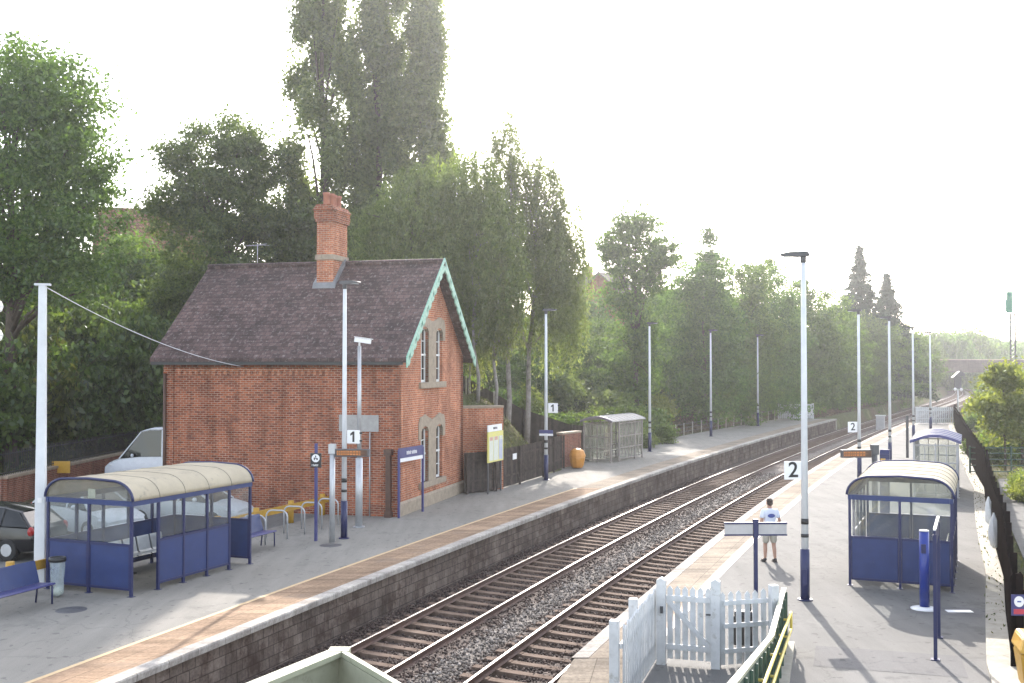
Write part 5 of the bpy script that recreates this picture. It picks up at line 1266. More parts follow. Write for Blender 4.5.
def trunk_mb(h, r, tips, rng, lean=(0,0), base=0.3, nl=14, first=.3):
    m = MB(); pts = []; k = 7
    for i in range(k+1):
        f = i/k; pts.append((lean[0]*f*f+.12*math.sin(i*1.7+r*9)*f, lean[1]*f*f+.12*math.cos(i*1.3)*f, h*f-(.3 if i == 0 else 0)))
    m.tube(pts, [r*(1.25 if i == 0 else 1-.85*i/k) for i in range(k+1)], 8)
    if len(tips):
        for j in rng.choice(len(tips), min(nl, len(tips)), replace=False):
            T = tips[j]; f = first+(.95-first)*min(1, max(0, (T[2]-h*first*1.2)/(h*1.05)))*rng.random()**.3; f = min(.95, f)
            i = f*k; a = Vector(pts[int(i)]).lerp(Vector(pts[min(k, int(i)+1)]), i-int(i)); b = Vector(T); mid = a.lerp(b, .5)+Vector((0,0,.12*(b-a).length))
            rr = r*(1-.8*f)*.55; m.tube([a, mid, b], [rr, rr*.6, rr*.15], 5)
    return m
def tree(name, label, loc, blobs, ncl, per, cr, leaf, lm, h, r, seed, group=None, bark='bark', rz=0, shell=.42, vert=.6, lump=.22, gap=.0, nl=16, cat='tree', lean=(0,0), first=.3, updown=None, asp=.55, flat=.35):
    rng = np.random.default_rng(seed); t = thing(name, label, cat, loc, rz, group)
    tips, P = blob_points(blobs, ncl, per, cr, rng, shell, vert, lump, gap)
    link('crown', leaves_mesh('crown', P, leaf, rng, flat, asp, updown), M[lm], t)
    if h: trunk_mb(h, r, tips, rng, lean, nl=nl, first=first).build('trunk', M[bark], t)
    return t
def gz(x, y): return hz(x, y)
def px(x, Y): return (x-512)/1100*Y           # lateral place of a sight line at distance Y
def zp(y, Y): return 5.45+(364-y)/1100*Y       # height seen on image row y at distance Y
def ground_loc(x, y, dz=-.1): return (x, y, hz(x, y)+dz)

G_LB = 'large trees behind the house and car park'
# big tree at the left edge
x, y = px(10, 49), 49; z0 = gz(x, y); H = zp(30, y)-z0
tree('broadleaf_tree', 'tall broad leaved tree filling the top left corner', (x, y, z0), [(0,0,H*.78,4.3,4,3.4),(2.6,-.5,H*.68,2.6,2.6,2.3),(-3,0,H*.62,3.2,3,3),(1.6,-.6,H*.86,2.4,2.4,1.6),(2.9,-1,H*.54,2.1,2,1.7),(-.5,0,H*.5,3.2,2.6,1.6),(1.8,0,H*.43,2.4,2,1.3)], 900, 105, .95, .20, 'leaf', H*.85, .34, 1, G_LB, gap=.42, nl=34, first=.25, shell=.36)
# middle left tree
x, y = px(222, 62), 62; z0 = gz(x, y); H = zp(106, y)-z0
tree('broadleaf_tree', 'dark broad leaved tree rising above the left half of the slate roof', (x, y, z0), [(0,0,H*.72,3.2,2.9,2.9),(.8,0,H*.88,1.6,1.6,1.5),(-2.8,0,H*.66,2.0,1.9,1.7),(-2.9,0,H*.84,1.0,1.1,.8),(-1.5,0,H*.9,.9,.9,.7),(3.0,0,H*.60,2.2,2,1.9),(2.5,0,H*.79,1.4,1.2,1.0),(0,0,H*.45,4.0,3.2,2.6),(-2,0,H*.3,2.6,2,2.5)], 1000, 100, .8, .20, 'leaf_dark', H*.85, .3, 2, G_LB, gap=.38, nl=30)
# poplars
x, y = px(128, 72), 72; z0 = gz(x, y); H = zp(232, y)-z0
tree('broadleaf_tree', 'low rounded tree on the hill below the brown roofed house', (x, y, z0), [(0,0,H*.62,2.6,2.2,H*.34),(2.2,0,H*.5,2.2,2,H*.3),(-2.2,0,H*.5,2.2,2,H*.3),(3.8,0,H*.42,1.8,1.6,H*.25)], 520, 56, .8, .27, 'leaf', H*.8, .2, 5, G_LB, gap=.3, nl=14)
G_PO = 'tall poplars behind the house'
for i, (pxx, yy, top, rw, lab) in enumerate(((322,64,-75,2.95,'tall poplar on the left of the three behind the chimney'),(378,66,-60,2.5,'middle poplar of the three behind the chimney'),(424,65,-14,1.75,'slimmer right hand poplar of the three behind the chimney'))):
    x = px(pxx, yy); z0 = gz(x, yy); H = zp(top, yy)-z0; B = []
    rr = random.Random(i)
    nst = 9
    for k in range(84):
        f = .14+.84*((k+rr.random())/84); w = rw*(1.0 if f < .6 else (1-.45*(f-.6)/.4)); a = rr.random()*6.28; q_ = rr.random()**.6*w*.86; B.append((q_*math.cos(a), q_*math.sin(a)*.8, H*f, rr.uniform(.3,.62), rr.uniform(.3,.6), rr.uniform(1.0,2.1)))
    B += [(-rw*.6,0,H*.3,rw*.8,rw*.8,2.2)] if i == 0 else []
    tree('poplar_tree', lab, (x, yy, z0), B, 1750, 52, .55, .23, 'leaf_grey', H*.97, .28, 20+i, G_PO, shell=.5, vert=1.6, lump=.25, gap=.2, nl=26, first=.15)
# hanging crowns
def hanging(name, label, loc, H, blobs, nst, ln, per, leaf, lm, seed, group=None, trunks=((0,0),), bark='bark', upper=0, r=.2):
    rng = np.random.default_rng(seed); t = thing(name, label, 'tree', loc, 0, group)
    B = np.array(blobs, float); pr = (B[:,3]*B[:,4]*B[:,5])**(2/3); pr /= pr.sum(); idx = rng.choice(len(B), nst, p=pr)
    d = rng.normal(size=(nst,3)); d /= np.linalg.norm(d, axis=1)[:,None]; c = B[idx,:3]+d*B[idx,3:]*(rng.random(nst)**.36)[:,None]
    g = np.sin(c[:,0]*2.3+seed)*np.sin(c[:,1]*2)*np.sin(c[:,2]*1.4); c, d = c[g < .5], d[g < .5]; nst = len(c)
    L_ = ln*(.4+rng.random(nst)*.9); L_ = np.minimum(L_, np.maximum(.3, c[:,2]-2.7)); tt = rng.random((nst,per))
    P = np.stack([c[:,0,None]+rng.normal(size=(nst,per))*.10+(tt*.25)*d[:,0,None], c[:,1,None]+rng.normal(size=(nst,per))*.10+(tt*.25)*d[:,1,None], c[:,2,None]-tt*L_[:,None]+rng.normal(size=(nst,per))*.08], -1).reshape(-1,3)
    link('crown', leaves_mesh('crown', P, leaf, rng, .1, .42, .55), M[lm], t)
    for j, (a, b) in enumerate(trunks):
        k = MB(); pts = [(a+.1*math.sin(i*1.9+j)+b*i/6, .15*math.cos(i+j), H*.85*i/6-(.3 if i == 0 else 0)) for i in range(7)]; k.tube(pts, [r*(1.2-.16*i) for i in range(7)], 8)
        for q in rng.choice(len(c), 14, replace=False):
            T = Vector(c[q]); f = min(5.5, max(1.5, (T.z/(H*.85))*6*.85)); A = Vector(pts[int(f)]); mid = A.lerp(T, .55)+Vector((0,0,.5)); k.tube([A, mid, T], [.06,.04,.012], 5)
        k.build('trunk', M[bark], t)
    return t
x, yy = px(410, 57), 57; z0 = gz(x, yy); H = zp(150, yy)-z0
hanging('willow_tree', 'bright yellow green weeping tree behind the right part of the roof', (x, yy, z0), H, [(0,0,H*.76,2.2,2.2,2.2),(1.4,0,H*.88,1.6,1.4,1.4),(3.2,0,H*.90,1.6,1.4,1.5),(-1.7,0,H*.66,1.4,1.6,1.6),(2.4,0,H*.68,2.0,1.6,2.2),(4.2,0,H*.72,1.6,1.5,2.2),(0,0,H*.5,2.7,2.2,2.2),(4.2,0,H*.52,2.0,1.8,2.0)], 1250, 2.7, 80, .20, 'leaf_bright', 31)
x, yy = px(516, 60), 60; z0 = gz(x, yy); H = zp(98, yy)-z0
hanging('birch_tree', 'feathery drooping birch with pale trunks right of the house gable', (x, yy, z0), H, [(-.6,0,H*.9,.9,1.0,1.4),(.3,0,H*.82,.9,1,1.3),(1.6,0,H*.78,1.0,1.1,1.3),(2.7,0,H*.66,1.0,1.0,1.3),(3.0,0,H*.56,1.0,.9,2.0),(1.2,0,H*.70,1.6,1.4,2.0),(2.0,0,H*.56,1.6,1.4,2.0),(-1.4,0,H*.74,1.8,1.8,2.0),(-2.6,0,H*.62,1.3,1.4,1.8),(.4,0,H*.60,2.4,2.0,2.2),(2.2,0,H*.42,1.6,1.4,2),(-1.6,0,H*.45,2.0,1.6,1.8)], 1400, 2.5, 70, .18, 'leaf_pale', 32, trunks=((-.5,.3),(.5,.9)), bark='bark_pale', r=.13)
for j, (pxx, yy, top, lab) in enumerate(((478,56,215,'slim birch nearest the house gable, its pale trunk bare low down'),(495,56.5,240,'slim birch beside the first, leaning slightly right'),(468,62,250,'slim birch set further back behind the gable'))):
    x = px(pxx, yy); z0 = gz(x, yy); H = zp(top, yy)-z0
    hanging('birch_tree', lab, (x, yy, z0), H, [(0,0,H*.78,1.0,1.0,1.8),(.3,0,H*.58,1.2,1.2,1.6)], 170, 1.9, 60, .17, 'leaf_pale', 40+j, 'slim birches on the bank', trunks=((0,.4*(j-1)),), bark='bark_pale', r=.085)
# ash on the bank and its neighbours
x, yy = px(636, 85), 85; z0 = gz(x, yy); H = zp(196, yy)-z0
tree('ash_tree', 'open crowned ash standing above the grey shelter with ivy round its trunk', (x, yy, z0), [(0,0,H*.86,2.0,2,1.8),(-1.8,0,H*.77,1.4,1.4,1.1),(2.0,0,H*.75,1.4,1.4,1.2),(0,0,H*.70,2.6,2.4,1.4),(0,0,H*.46,1.8,1.5,3.0),(-.5,0,H*.22,2.4,1.8,2.4),(1.0,0,H*.34,1.5,1.5,1.8),(-1.2,0,H*.58,1.5,1.5,1.2),(1.4,0,H*.62,1.4,1.4,1.0)], 720, 60, .72, .25, 'leaf', H*.9, .24, 50, gap=.42, nl=24, vert=.5)
G_R = 'trees on the railway bank'
spec = [ # px, Y, top, halfwidth m, leaf, label
 (709,97,216,1.7,'leaf_dark','pointed dark tree whose tip rises above the round bank trees'),
 (704,94,252,3.1,'leaf','round dense tree on the bank just right of the ash'),
 (742,100,258,3.0,'leaf','second round tree on the bank right of the ash'),
 (770,108,264,3.3,'leaf','dense round tree behind the tallest right lamp post'),
 (806,118,280,3.6,'leaf','spreading green tree right of the tallest lamp post'),
 (834,128,298,3.4,'leaf','mid height green tree left of the two conifers'),
 (858,142,312,4.0,'leaf_dark','dark bushy tree at the foot of the taller conifer'),
 (884,156,322,4.4,'leaf','green bushy tree at the foot of the shorter conifer'),
 (905,172,330,4.6,'leaf_dark','dark tree right of the shorter conifer above the cutting'),
 (664,104,288,3.4,'leaf','bushy tree filling the gap between the ash and the round trees')]
for i, (p_, yy, top, w, lm, lab) in enumerate(spec):
    x = px(p_, yy); z0 = gz(x, yy)-.2; H = zp(top, yy)-z0
    if i == 0: B = [(0,0,H*.93,.35,.35,1.1),(0,0,H*.86,.7,.7,1.3),(0,0,H*.76,1.2,1.2,1.6),(0,0,H*.62,1.7,1.7,1.8),(0,0,H*.4,2,2,3)]; n = 300
    else:
        rr = random.Random(i); w *= 1.15; B = [(0,0,H*.70,w*.85,w*.85,H*.28),(0,0,H*.42,w,w*.9,H*.3),(w*.5,0,H*.55,w*.6,w*.6,H*.22),(-w*.55,0,H*.5,w*.6,w*.6,H*.25),(rr.uniform(-1,1)*w*.4,0,H*.84,w*.42,w*.42,H*.15),(0,-w*.3,H*.2,w*.9,w*.7,H*.18)]; n = 760
    tree('bank_tree', lab, (x, yy, z0), B, n, 60, .8, .24 if yy < 115 else .3, lm, H*.85, .2, 60+i, G_R, gap=.3 if i else 0., nl=12, shell=.33, lump=.3)
def conifer(label, x, yy, top, rad, seed):
    z0 = gz(x, yy); H = zp(top, yy)-z0; rng = np.random.default_rng(seed); t = thing('conifer_tree', label, 'tree', (x, yy, z0), 0, 'dark conifers above the cutting')
    P = []; nb = 420
    for k in range(nb):
        f = (k+rng.random())/nb; z = H*(.12+.88*f); rr = rad*(1-f)**1.02*(.6+.5*rng.random()); a = rng.random()*6.28; m = int(18+75*(1-f)); s = rng.random(m)**.5
        P.append(np.stack([np.cos(a)*s*rr+rng.normal(size=m)*.18, np.sin(a)*s*rr+rng.normal(size=m)*.18, z-s*rr*.30+rng.normal(size=m)*.14], -1))
    link('crown', leaves_mesh('crown', np.concatenate(P), .5, rng, .3, .45), M['leaf_conifer'], t); m = MB(); m.cyl((0,0,-.3), (0,0,H*.98), .28, .03, 8); m.build('trunk', M['bark'], t)
conifer('taller dark conifer of the pair above the railway cutting', px(860,150), 150, 247, 7.0, 71)
conifer('shorter broader dark conifer of the pair above the railway cutting', px(887,158), 158, 275, 7.5, 72)
# sapling on the right with bushes
x, yy = px(1013, 56), 57.0; H = zp(357, yy)+.15
tree('young_tree', 'bright green young tree beyond the railing on the right edge', (x, yy, -.15), [(0,0,H*.82,.8,.8,.9),(.7,0,H*.62,1.1,1.1,.9),(-.8,0,H*.58,.8,.9,.8),(.2,0,H*.40,1.2,1.1,.8)], 230, 60, .5, .22, 'leaf_bright', H*.9, .07, 81, gap=.45, nl=22, shell=.5, lump=.35)
x, yy = px(1030, 60), 61
tree('young_tree', 'bright leafy tree at the far right edge partly out of view', (x, yy, -.15), [(0,0,4,1.6,1.5,1.4),(.3,0,2.4,1.8,1.5,1.4)], 260, 52, .6, .19, 'leaf_bright', 4, .09, 82, gap=.3, nl=14)

# ---- shrubs: three kinds copied along the banks
def shrub(label, seed, lm, w, h, n=150, leaf=.2, per=46):
    rng = random.Random(seed); B = [(0,0,h*.5,w,w*.85,h*.5),(w*.5,0,h*.4,w*.6,w*.6,h*.4),(-w*.45,.1,h*.55,w*.5,w*.55,h*.45),(0,-w*.4,h*.35,w*.55,w*.4,h*.36)]
    return tree('shrub', label, (0,0,0), B, n, per, .5, leaf, lm, h*.7, .05, seed, None, gap=.2, nl=8, cat='shrub', shell=.36, first=.1)
KS = [('leaf_ivy',1.7,2.6),('leaf',1.6,2.2),('leaf_bright',1.3,1.9),('leaf_dark',2.0,3.4),('leaf_grey',1.5,2.0)]
protos = {}
def put(kind, x, y, s, label, group, rz, sz=1., dz=-.15):
    lm, w, h = KS[kind]
    if kind not in protos:
        o = shrub(label, 90+kind, lm, w, h); protos[kind] = o
    else: o = copy_tree(protos[kind])
    o.location = (x, y, hz(x, y)+dz); o.rotation_euler = (0,0,rz); o.scale = (s, s, s*sz); o['label'] = label; o['group'] = group
DESC = ['dark ivy like shrub','mid green shrub','bright sunlit shrub','dense dark shrub','grey green shrub']
rr = random.Random(77); cnt = 0
for i in range(26):
    yy = rr.uniform(67, 82); e = rr.uniform(2.5, 10); k = rr.choice([1,2,2,4,1,0]); x = lx(-(poly_at([(57,17.3),(59,18.7),(85,18.7)], yy)+e), yy)
    put(k, x, yy, rr.uniform(.55,.95), 'low leafy shrub covering the bank beside the grey shelter', 'shrubs beside the grey shelter', rr.uniform(0,6), rr.uniform(.6,1.0))
# understory behind the car park wall
G1 = 'dark shrubs above the car park wall'
for i in range(46):
    px_ = rr.uniform(-40, 190); yy = rr.uniform(45.5, 66)
    x = px(px_, yy)
    if x > -22.3 and yy < 58: yy = 58+rr.random()*8; x = px(px_, yy)
    if x > -10: continue
    put(rr.choice([0,0,3,3,1]), x, yy, rr.uniform(1.0,1.7), 'dark leafy shrub on the shaded slope above the car park wall', G1, rr.uniform(0,6), rr.uniform(.9,1.5))
# slope behind the left platform
G2 = 'shrubs on the bank behind the left platform'
for i in range(95):
    yy = 69+rr.random()**1.25*105; e = rr.uniform(4.5, 15) if yy < 112 else rr.uniform(4, 17); b = 18.3 if yy < 109 else 14.5
    k = rr.choice([1,1,2,2,4,3,0]) if e > 4 else rr.choice([2,1,4])
    x = lx(-(b+e), yy); s = rr.uniform(.6, 1.15)*(1 if e > 4 else .65)
    put(k, x, yy, s, {0:'dark leaved shrub on the railway bank',1:'mid green shrub on the railway bank',2:'bright sunlit shrub on the railway bank',3:'dense dark shrub on the railway bank',4:'grey green shrub on the railway bank'}[k], G2+[' (dark)',' (green)',' (bright)',' (dense)',' (grey)'][k], rr.uniform(0,6), rr.uniform(.8,1.2))
for px_, yy, k, s in ((580,72,1,1.0),(596,76,2,1.0),(612,82,1,1.2),(500,78,3,1.4),(592,71,2,.8),(606,72,2,.8),(618,75,1,1.2),(630,78,2,1.1),(600,80,4,1.3),(645,80,1,1.1),(586,84,1,1.5),(655,88,2,1.2),(608,92,3,1.5),(570,90,3,1.6),(620,100,1,1.7),(596,106,1,1.8),(578,110,3,1.8),(550,78,4,1.4),(535,84,3,1.8),(640,72,4,.7),(662,76,1,.7)):
    x = px(px_, yy); put(k, x, yy, s, 'leafy shrub hanging over the bank behind the grey shelter', 'shrubs behind the grey shelter', rr.uniform(0,6))
# right side scrub
G3 = 'shrubs beyond the right platform fence'
for px_, yy, k, s in ((992,62,1,.7),(978,66,4,.6),(985,72,2,.7),(1010,70,1,1.0),(1025,47,2,.55),(1030,44,2,.6),(1020,50,2,.4),(1030,64,1,1.2),(975,92,4,.8),(983,110,1,1.1),(995,125,1,1.3),(1010,100,2,1.3),(1024,120,3,1.4),(990,160,1,1.5),(1005,180,3,1.7),(1018,160,1,1.6)):
    put(k, px(px_, yy), yy, s, 'leafy scrub bush growing right of the dark platform fence', G3, rr.uniform(0,6))
# far tree belt round the bridge
G4 = 'far trees round the road bridge'
fars = [(918,262,338,6.5),(936,270,332,7.5),(950,266,335,6.5),(962,285,330,8.0),(972,290,338,7),(985,300,342,7.5),(998,310,343,8),(900,235,335,6),(1008,330,346,9),(1020,345,345,9),(1034,330,344,9),(940,330,334,9),(975,350,336,10)]
fp = None
for i, (p_, yy, top, w) in enumerate(fars):
    x = px(p_, yy); z0 = (hz(x, yy) if yy < 296 else 1.)-.3; H = zp(top, yy)-z0
    if fp is None:
        fp = tree('far_tree', 'x', (0,0,0), [(0,0,.62,.75,.75,.36),(.35,0,.45,.55,.5,.35),(-.4,0,.5,.5,.5,.33),(0,-.3,.3,.8,.5,.3)], 420, 34, .16, .085, 'leaf', .8, .02, 95, gap=.25, nl=6, shell=.33, lump=.3); o = fp
    else: o = copy_tree(fp)
    o.location = (x, yy, z0); o.scale = (w*1.1, w*1.1, H); o.rotation_euler = (0,0,i*1.3); o['group'] = G4
    o['label'] = 'rounded green tree in the far belt behind the road bridge' if yy > 244 else 'low green tree at the left end of the road bridge'
for i, (p_, yy, top, w) in enumerate([(1006,430,343,11),(1016,450,341,12),(1028,470,340,12),(990,460,344,12)]):
    o = copy_tree(fp); o.location = (px(p_, yy), yy, 6); o.scale = (w, w, zp(top, yy)-6); o['group'] = 'distant trees'; o['label'] = 'hazy distant tree on the skyline past the green signal'
# ---- grass and ground cover: nobody could count it
def cover(name, label, cat, pts, size, lm, seed, up=None, asp=.3):
    rng = np.random.default_rng(seed); P = np.array(pts); o = link(name, leaves_mesh(name, P, size, rng, .1, asp, up), M[lm]); tag(o, label, cat, kind='stuff')
rng = np.random.default_rng(8)
def scatter(n, fn):
    out = []
    for _ in range(n):
        p = fn()
        if p: out.append((p[0], p[1], hz(p[0], p[1])+p[2]))
    return out
U = rng.uniform
def f1():
    y = 66.5+abs(rng.normal())*52; u = U(21.5, 38) if y < 109 else U(17.5, 36)
    if y > 250: return None
    return lx(-u, y), y, U(.02, .4)
def f1b():
    y = 64+abs(rng.normal())*45
    if y > 200: return None
    b = poly_at([(57,17.3),(59,18.7),(85,18.6),(109,17.5),(112,13.6)], y); return lx(-(b+U(.1, 6)), y), y, U(0, .3)
cover('dry_undergrowth', 'dry brown stems and litter along the foot of the railway bank', 'undergrowth', scatter(20000, f1b), .3, 'leaf_dry', 9, .3, .3)
cover('undergrowth', 'tangled low undergrowth covering the railway bank', 'undergrowth', scatter(52000, f1), .38, 'leaf_ivy', 1, None, .55)
def f2():
    x = U(-2.2, 4); y = U(47.5, 62); u = -offs(x, y)
    return (x, y, U(0, .10)) if u > 17.3 else None
cover('bank_grass', 'rough grass on the bank above the timber fence', 'grass', scatter(16000, f2), .17, 'grass', 2, .6, .22)
def f3():
    y = U(104, 160); o = U(-2, 6); return (lx(o, y), y, U(0, .5)) if o > poly_at(P2B, y)-.5 else None
cover('dry_grass', 'tall orange dry grass beyond the end of the right platform', 'grass', scatter(9000, f3), .6, 'dry_grass', 3, .7, .16)
def f4():
    y = U(20, 100); o = U(2.6, 16); b = poly_at(P2B, y)
    if o < b+.3 or (3.4 < o < 5.4 and y < 53): return None
    return lx(o, y), y, U(0, .25)
cover('scrub_grass', 'rough grass and weeds right of the platform fence', 'grass', scatter(16000, f4), .24, 'grass', 4, .5, .25)
def f5():
    x = U(-48, -9); y = U(42.6, 75); d = min(y-42.2, max(-19.3-x, y-55.5)); return (x, y, U(0, .5)) if d > .4 else None
cover('undergrowth', 'dark ivy and undergrowth on the slope above the car park', 'undergrowth', scatter(22000, f5), .3, 'leaf_ivy', 5, None, .6)
def f6():
    y = U(22, 95); b = poly_at(P2B, y); return (lx(b-U(-.05, .45), y), y, 0)
cover('weeds', 'small weeds and litter leaves along the foot of the platform fence', 'weeds', [(a, b, .09+abs(rng.normal())*.05) for a, b, c in scatter(900, f6)], .075, 'grass', 6, .4, .4)

# ================================================================== FAR STRUCTURES
# road bridge
yb = 240.; t = thing('road_bridge', 'brown road bridge crossing the railway in the distance', 'bridge', (lx(-8, yb), yb, 0), 0)
m = MB(); m.b2(-24, 26, -.4, .1, 4.4, 6.3); m.b2(-24, 26, 7.5, 8.0, 4.4, 6.3); m.b2(-24, 26, .1, 7.5, 3.9, 4.7); m.b2(-24, 26, -.45, -.25, 3.6, 4.4)
m.build('parapet_deck', M['bridge'], t); q = MB(); q.b2(-24, 26, -.5, .2, 6.3, 6.5); q.build('coping', M['stone'], t)
q = MB()
for x_ in (-8.5, 7.5): q.b2(x_-1.0, x_+1.0, 0, 7.6, -1.6, 3.9)
q.build('abutment', M['bridge'], t); q = MB()
for i in range(14): q.b2(-22+i*3.4, -21.7+i*3.4, -.52, -.4, 4.4, 6.3)
q.build('pilaster', M['bridge'], t)
# signals
t = thing('railway_signal', 'tall lattice mast carrying a green backed signal head near the right edge', 'railway signal', (px(1013, 130), 130, -.5), 0); zt_ = zp(292, 130)+.5
q = MB(); w = .28
for sx_ in (-w, w): q.beam((sx_,0,0), (sx_,0,zt_-2.6), .15, .15)
n = 22
for i in range(n): z = i*(zt_-2.6)/n; q.beam((-w,0,z), (w,0,z+(zt_-2.6)/n), .08, .08); q.beam((-w,0,z), (w,0,z), .045, .045)
q.build('mast', M['grey_dark'], t)
q = MB(); q.box(-.35,0,zt_-1.2,.62,.25,2.5); q.box(-.62,0,zt_-1.6,.35,.3,1.5); q.build('signal_head', M['signal_green'], t, bevel=.04)
q = MB()
for z in (.5,1.1,1.7): q.cyl((-.35,.13,zt_-z),(-.35,.45,zt_-z+.02),.14,.14,12)
q.build('hoods', M['black'], t)
q = MB(); q.tube([(w,0,zt_-2.6),(w,0,zt_-1.2),(w+.1,.5,zt_-1.2),(w+.1,.5,zt_-2.6)], .035, 6); q.box(0,.2,zt_-2.55,1.0,.8,.06); q.build('platform_rail', M['grey_dark'], t)
t = thing('railway_signal', 'short grey signal post with a hooded housing beside the far track', 'railway signal', (px(957.5, 138), 138, -1.2), 0)
q = MB(); q.cyl((0,0,0),(0,0,3.6),.11,.10,10); q.build('post', M['galv'], t); q = MB(); q.box(0,0,4.3,.85,.3,1.5); q.prism_y([(-.75,4.95),(.15,5.75),(.85,5.45),(.6,5.2),(-.1,5.0)], -.35, .35); q.build('signal_head', M['grey_dark'], t, bevel=.03)
q = MB(); q.ell((-.42,-.2,3.5),(.2,.15,.2)); q.ell((.35,-.2,3.45),(.2,.15,.2)); q.build('lamp_units', M['sign_white'], t)
t = thing('relay_cabinet', 'pale grey lineside equipment cabinet on the bank across the tracks', 'cabinet', (px(880,108), 108, 0), -.4); z = hz(px(880,108),108); t.location = (px(880,108),108,z); q = MB(); q.b2(-.4,.4,-.3,.3,-.3,1.7); q.build('body', M['grey_paint'], t, bevel=.02); q = MB(); q.b2(-.47,.47,-.36,.36,1.7,1.78); q.build('lid', M['galv'], t); q = MB(); q.b2(-.34,-.02,-.315,-.3,.1,1.6); q.b2(.02,.34,-.315,-.3,.1,1.6); q.build('door', M['grey_paint'], t)

# hillside houses
def hill_house(label, x, y, z, w, d, ev, ap, rz, wall, roofm, win=True):
    t = thing('hillside_house', label, 'house', (x, y, z), rz); m = MB(); m.b2(-w/2, w/2, -d/2, d/2, -3, ev)
    m.prism_x([(-d/2,ev),(d/2,ev),(0,ap-.1)], -w/2, w/2); m.build('wall', wall, t)
    r = MB()
    for s in (0, 1):
        P = [(-d/2-.4, ev-.25),(-d/2-.4, ev-.08),(0, ap+.1),(0, ap-.08)]; P = [(-a, b) for a, b in P] if s else P
        r.prism_x(P, -w/2-.3, w/2+.3)
    ro = r.build('roof', roofm, t); q = MB(); q.b2(w*.25, w*.25+.8, -.35, .35, ap-1, ap+1.1); q.cyl((w*.25+.4,0,ap+1.1),(w*.25+.4,0,ap+1.5),.14,.12,10); q.build('chimney', M['brick_wall'], ro)
    for xx in (-w*.28, w*.2):
        for zz in (ev-1.6, ev-4.3):
            f = MB(); f.b2(xx-.7, xx+.7, -d/2-.05, -d/2+.02, zz, zz+1.3); fo = f.build('window', M['white_paint'], t); g = MB(); g.b2(xx-.6, xx-.05, -d/2-.07, -d/2-.04, zz+.1, zz+1.2); g.b2(xx+.05, xx+.6, -d/2-.07, -d/2-.04, zz+.1, zz+1.2); g.build('pane', M['window_dark'], fo)
    f = MB(); f.b2(w/2-.02, w/2+.05, -.7, .7, ev-1.6, ev-.3); fo = f.build('window', M['white_paint'], t); g = MB(); g.b2(w/2+.04, w/2+.07, -.6, .6, ev-1.5, ev-.4); g.build('pane', M['window_dark'], fo)
    return t
M['render'] = pm('cream_render', (.5,.46,.4), (.42,.39,.34), 1.5, .85)
M['roof_grey'] = brick_mat('grey_concrete_tile', ((.16,.14,.13),(.2,.175,.165)), (.09,.08,.075), bw=.3, bh=.3, msize=.02)
hill_house('brown roofed house on the hill seen between the two left trees', px(150,88), 90, zp(240,88)-6.9, 9, 7, 5.0, 9.6, .25, M['brick_wall'], M['tile'])
hill_house('hillside house with a dark gable peeping out right of the birch', px(612,122), 122, zp(318,122)-3.2, 7, 7, 4.6, 8.0, R(62), M['brick_wall'], M['roof_grey'])
hill_house('pale hillside house further left behind the birch', px(572,128), 128, zp(318,128)-2.6, 7, 6.5, 4.6, 7.6, R(20), M['render'], M['roof_grey'])
hill_house('hillside house glimpsed between the ash and the round trees', px(694,132), 132, zp(335,132)-2.6, 8, 7, 4.8, 8.0, R(10), M['render'], M['tile'])
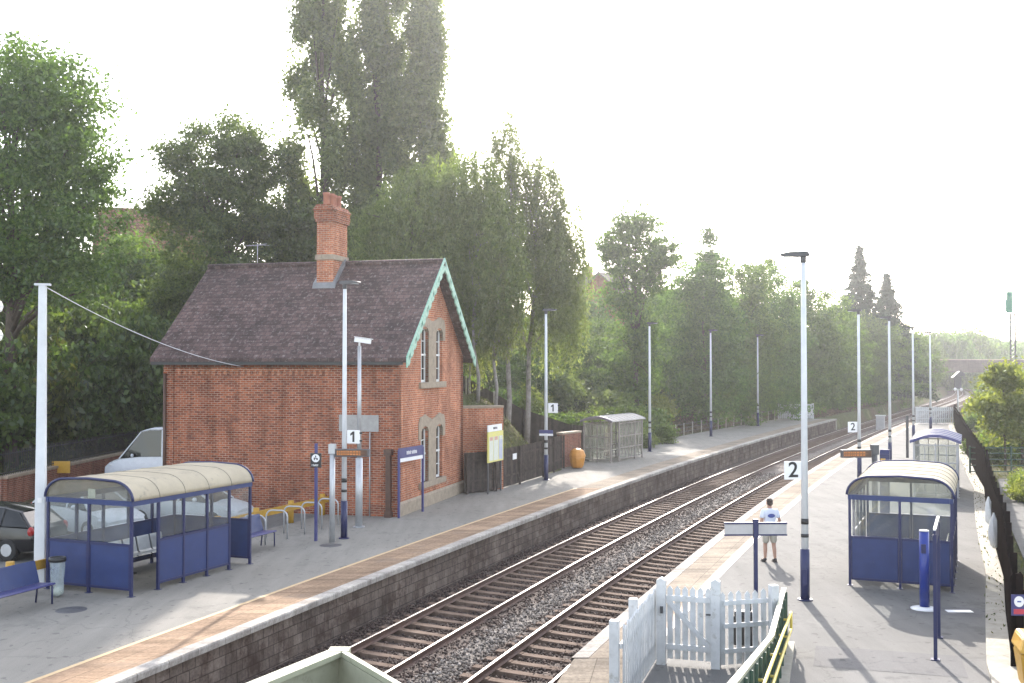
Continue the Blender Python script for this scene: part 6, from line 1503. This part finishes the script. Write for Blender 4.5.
# ================================================================== CAMERA, LIGHT, AIR
cam = bpy.data.cameras.new('camera'); co = bpy.data.objects.new('camera', cam); COL.objects.link(co)
cam.sensor_width = 36; cam.lens = 36*1100/1024; cam.clip_end = 6000; cam.clip_start = .1
co.location = (0, 0, 5.45); co.rotation_euler = (R(90)+math.atan(22.5/1100), 0, 0); SC.camera = co
EL, AZ = R(28.7), R(5.2)
w = bpy.data.worlds.new('World'); SC.world = w; w.use_nodes = True; nt = w.node_tree
bg = nt.nodes.get('Background') or nt.nodes.new('ShaderNodeBackground'); sk = nt.nodes.new('ShaderNodeTexSky'); sk.sky_type = 'NISHITA'; sk.sun_disc = False
sk.sun_elevation = EL; sk.sun_rotation = AZ; sk.air_density = 1.0; sk.dust_density = 1.3; sk.ozone_density = 1.0; sk.altitude = 60
hs = nt.nodes.new('ShaderNodeHueSaturation'); hs.inputs['Saturation'].default_value = .55; nt.links.new(sk.outputs[0], hs.inputs['Color']); nt.links.new(hs.outputs[0], bg.inputs[0]); bg.inputs[1].default_value = .15
s = bpy.data.lights.new('sun', 'SUN'); s.energy = 2.0; s.angle = R(.53); s.color = (1., .96, .90); so = bpy.data.objects.new('sun', s); COL.objects.link(so)
d = Vector((math.sin(AZ)*math.cos(EL), math.cos(AZ)*math.cos(EL), math.sin(EL))); so.rotation_euler = d.to_track_quat('Z', 'Y').to_euler(); so.location = (20, 60, 60)
HAZE = .00042  # thin air haze, added also to stand in for the lens glare veil
if HAZE:
    m = bpy.data.materials.new('haze_air'); m.use_nodes = True; nt = m.node_tree; nt.nodes.clear(); out = nt.nodes.new('ShaderNodeOutputMaterial'); pv = nt.nodes.new('ShaderNodeVolumePrincipled')
    pv.inputs['Color'].default_value = (.95,.97,1,1); pv.inputs['Density'].default_value = HAZE; pv.inputs['Anisotropy'].default_value = .72; nt.links.new(pv.outputs[0], out.inputs['Volume'])
    q = MB(); q.b2(-1600, 1600, -320, 2700, -3, 42); o = q.build('haze', m); o['kind'] = 'stuff'; o['label'] = 'thin haze over the railway, also standing in for lens glare'; o['category'] = 'haze'
SC.view_settings.view_transform = 'Standard'; SC.view_settings.look = 'None'; SC.view_settings.exposure = 2.15; SC.view_settings.gamma = 1
SC.view_settings.use_white_balance = True; SC.view_settings.white_balance_temperature = 6750; SC.view_settings.white_balance_tint = 12
SC.cycles.max_bounces = 6; SC.cycles.transparent_max_bounces = 12; SC.cycles.volume_bounces = 0
SC.cycles.use_denoising = True
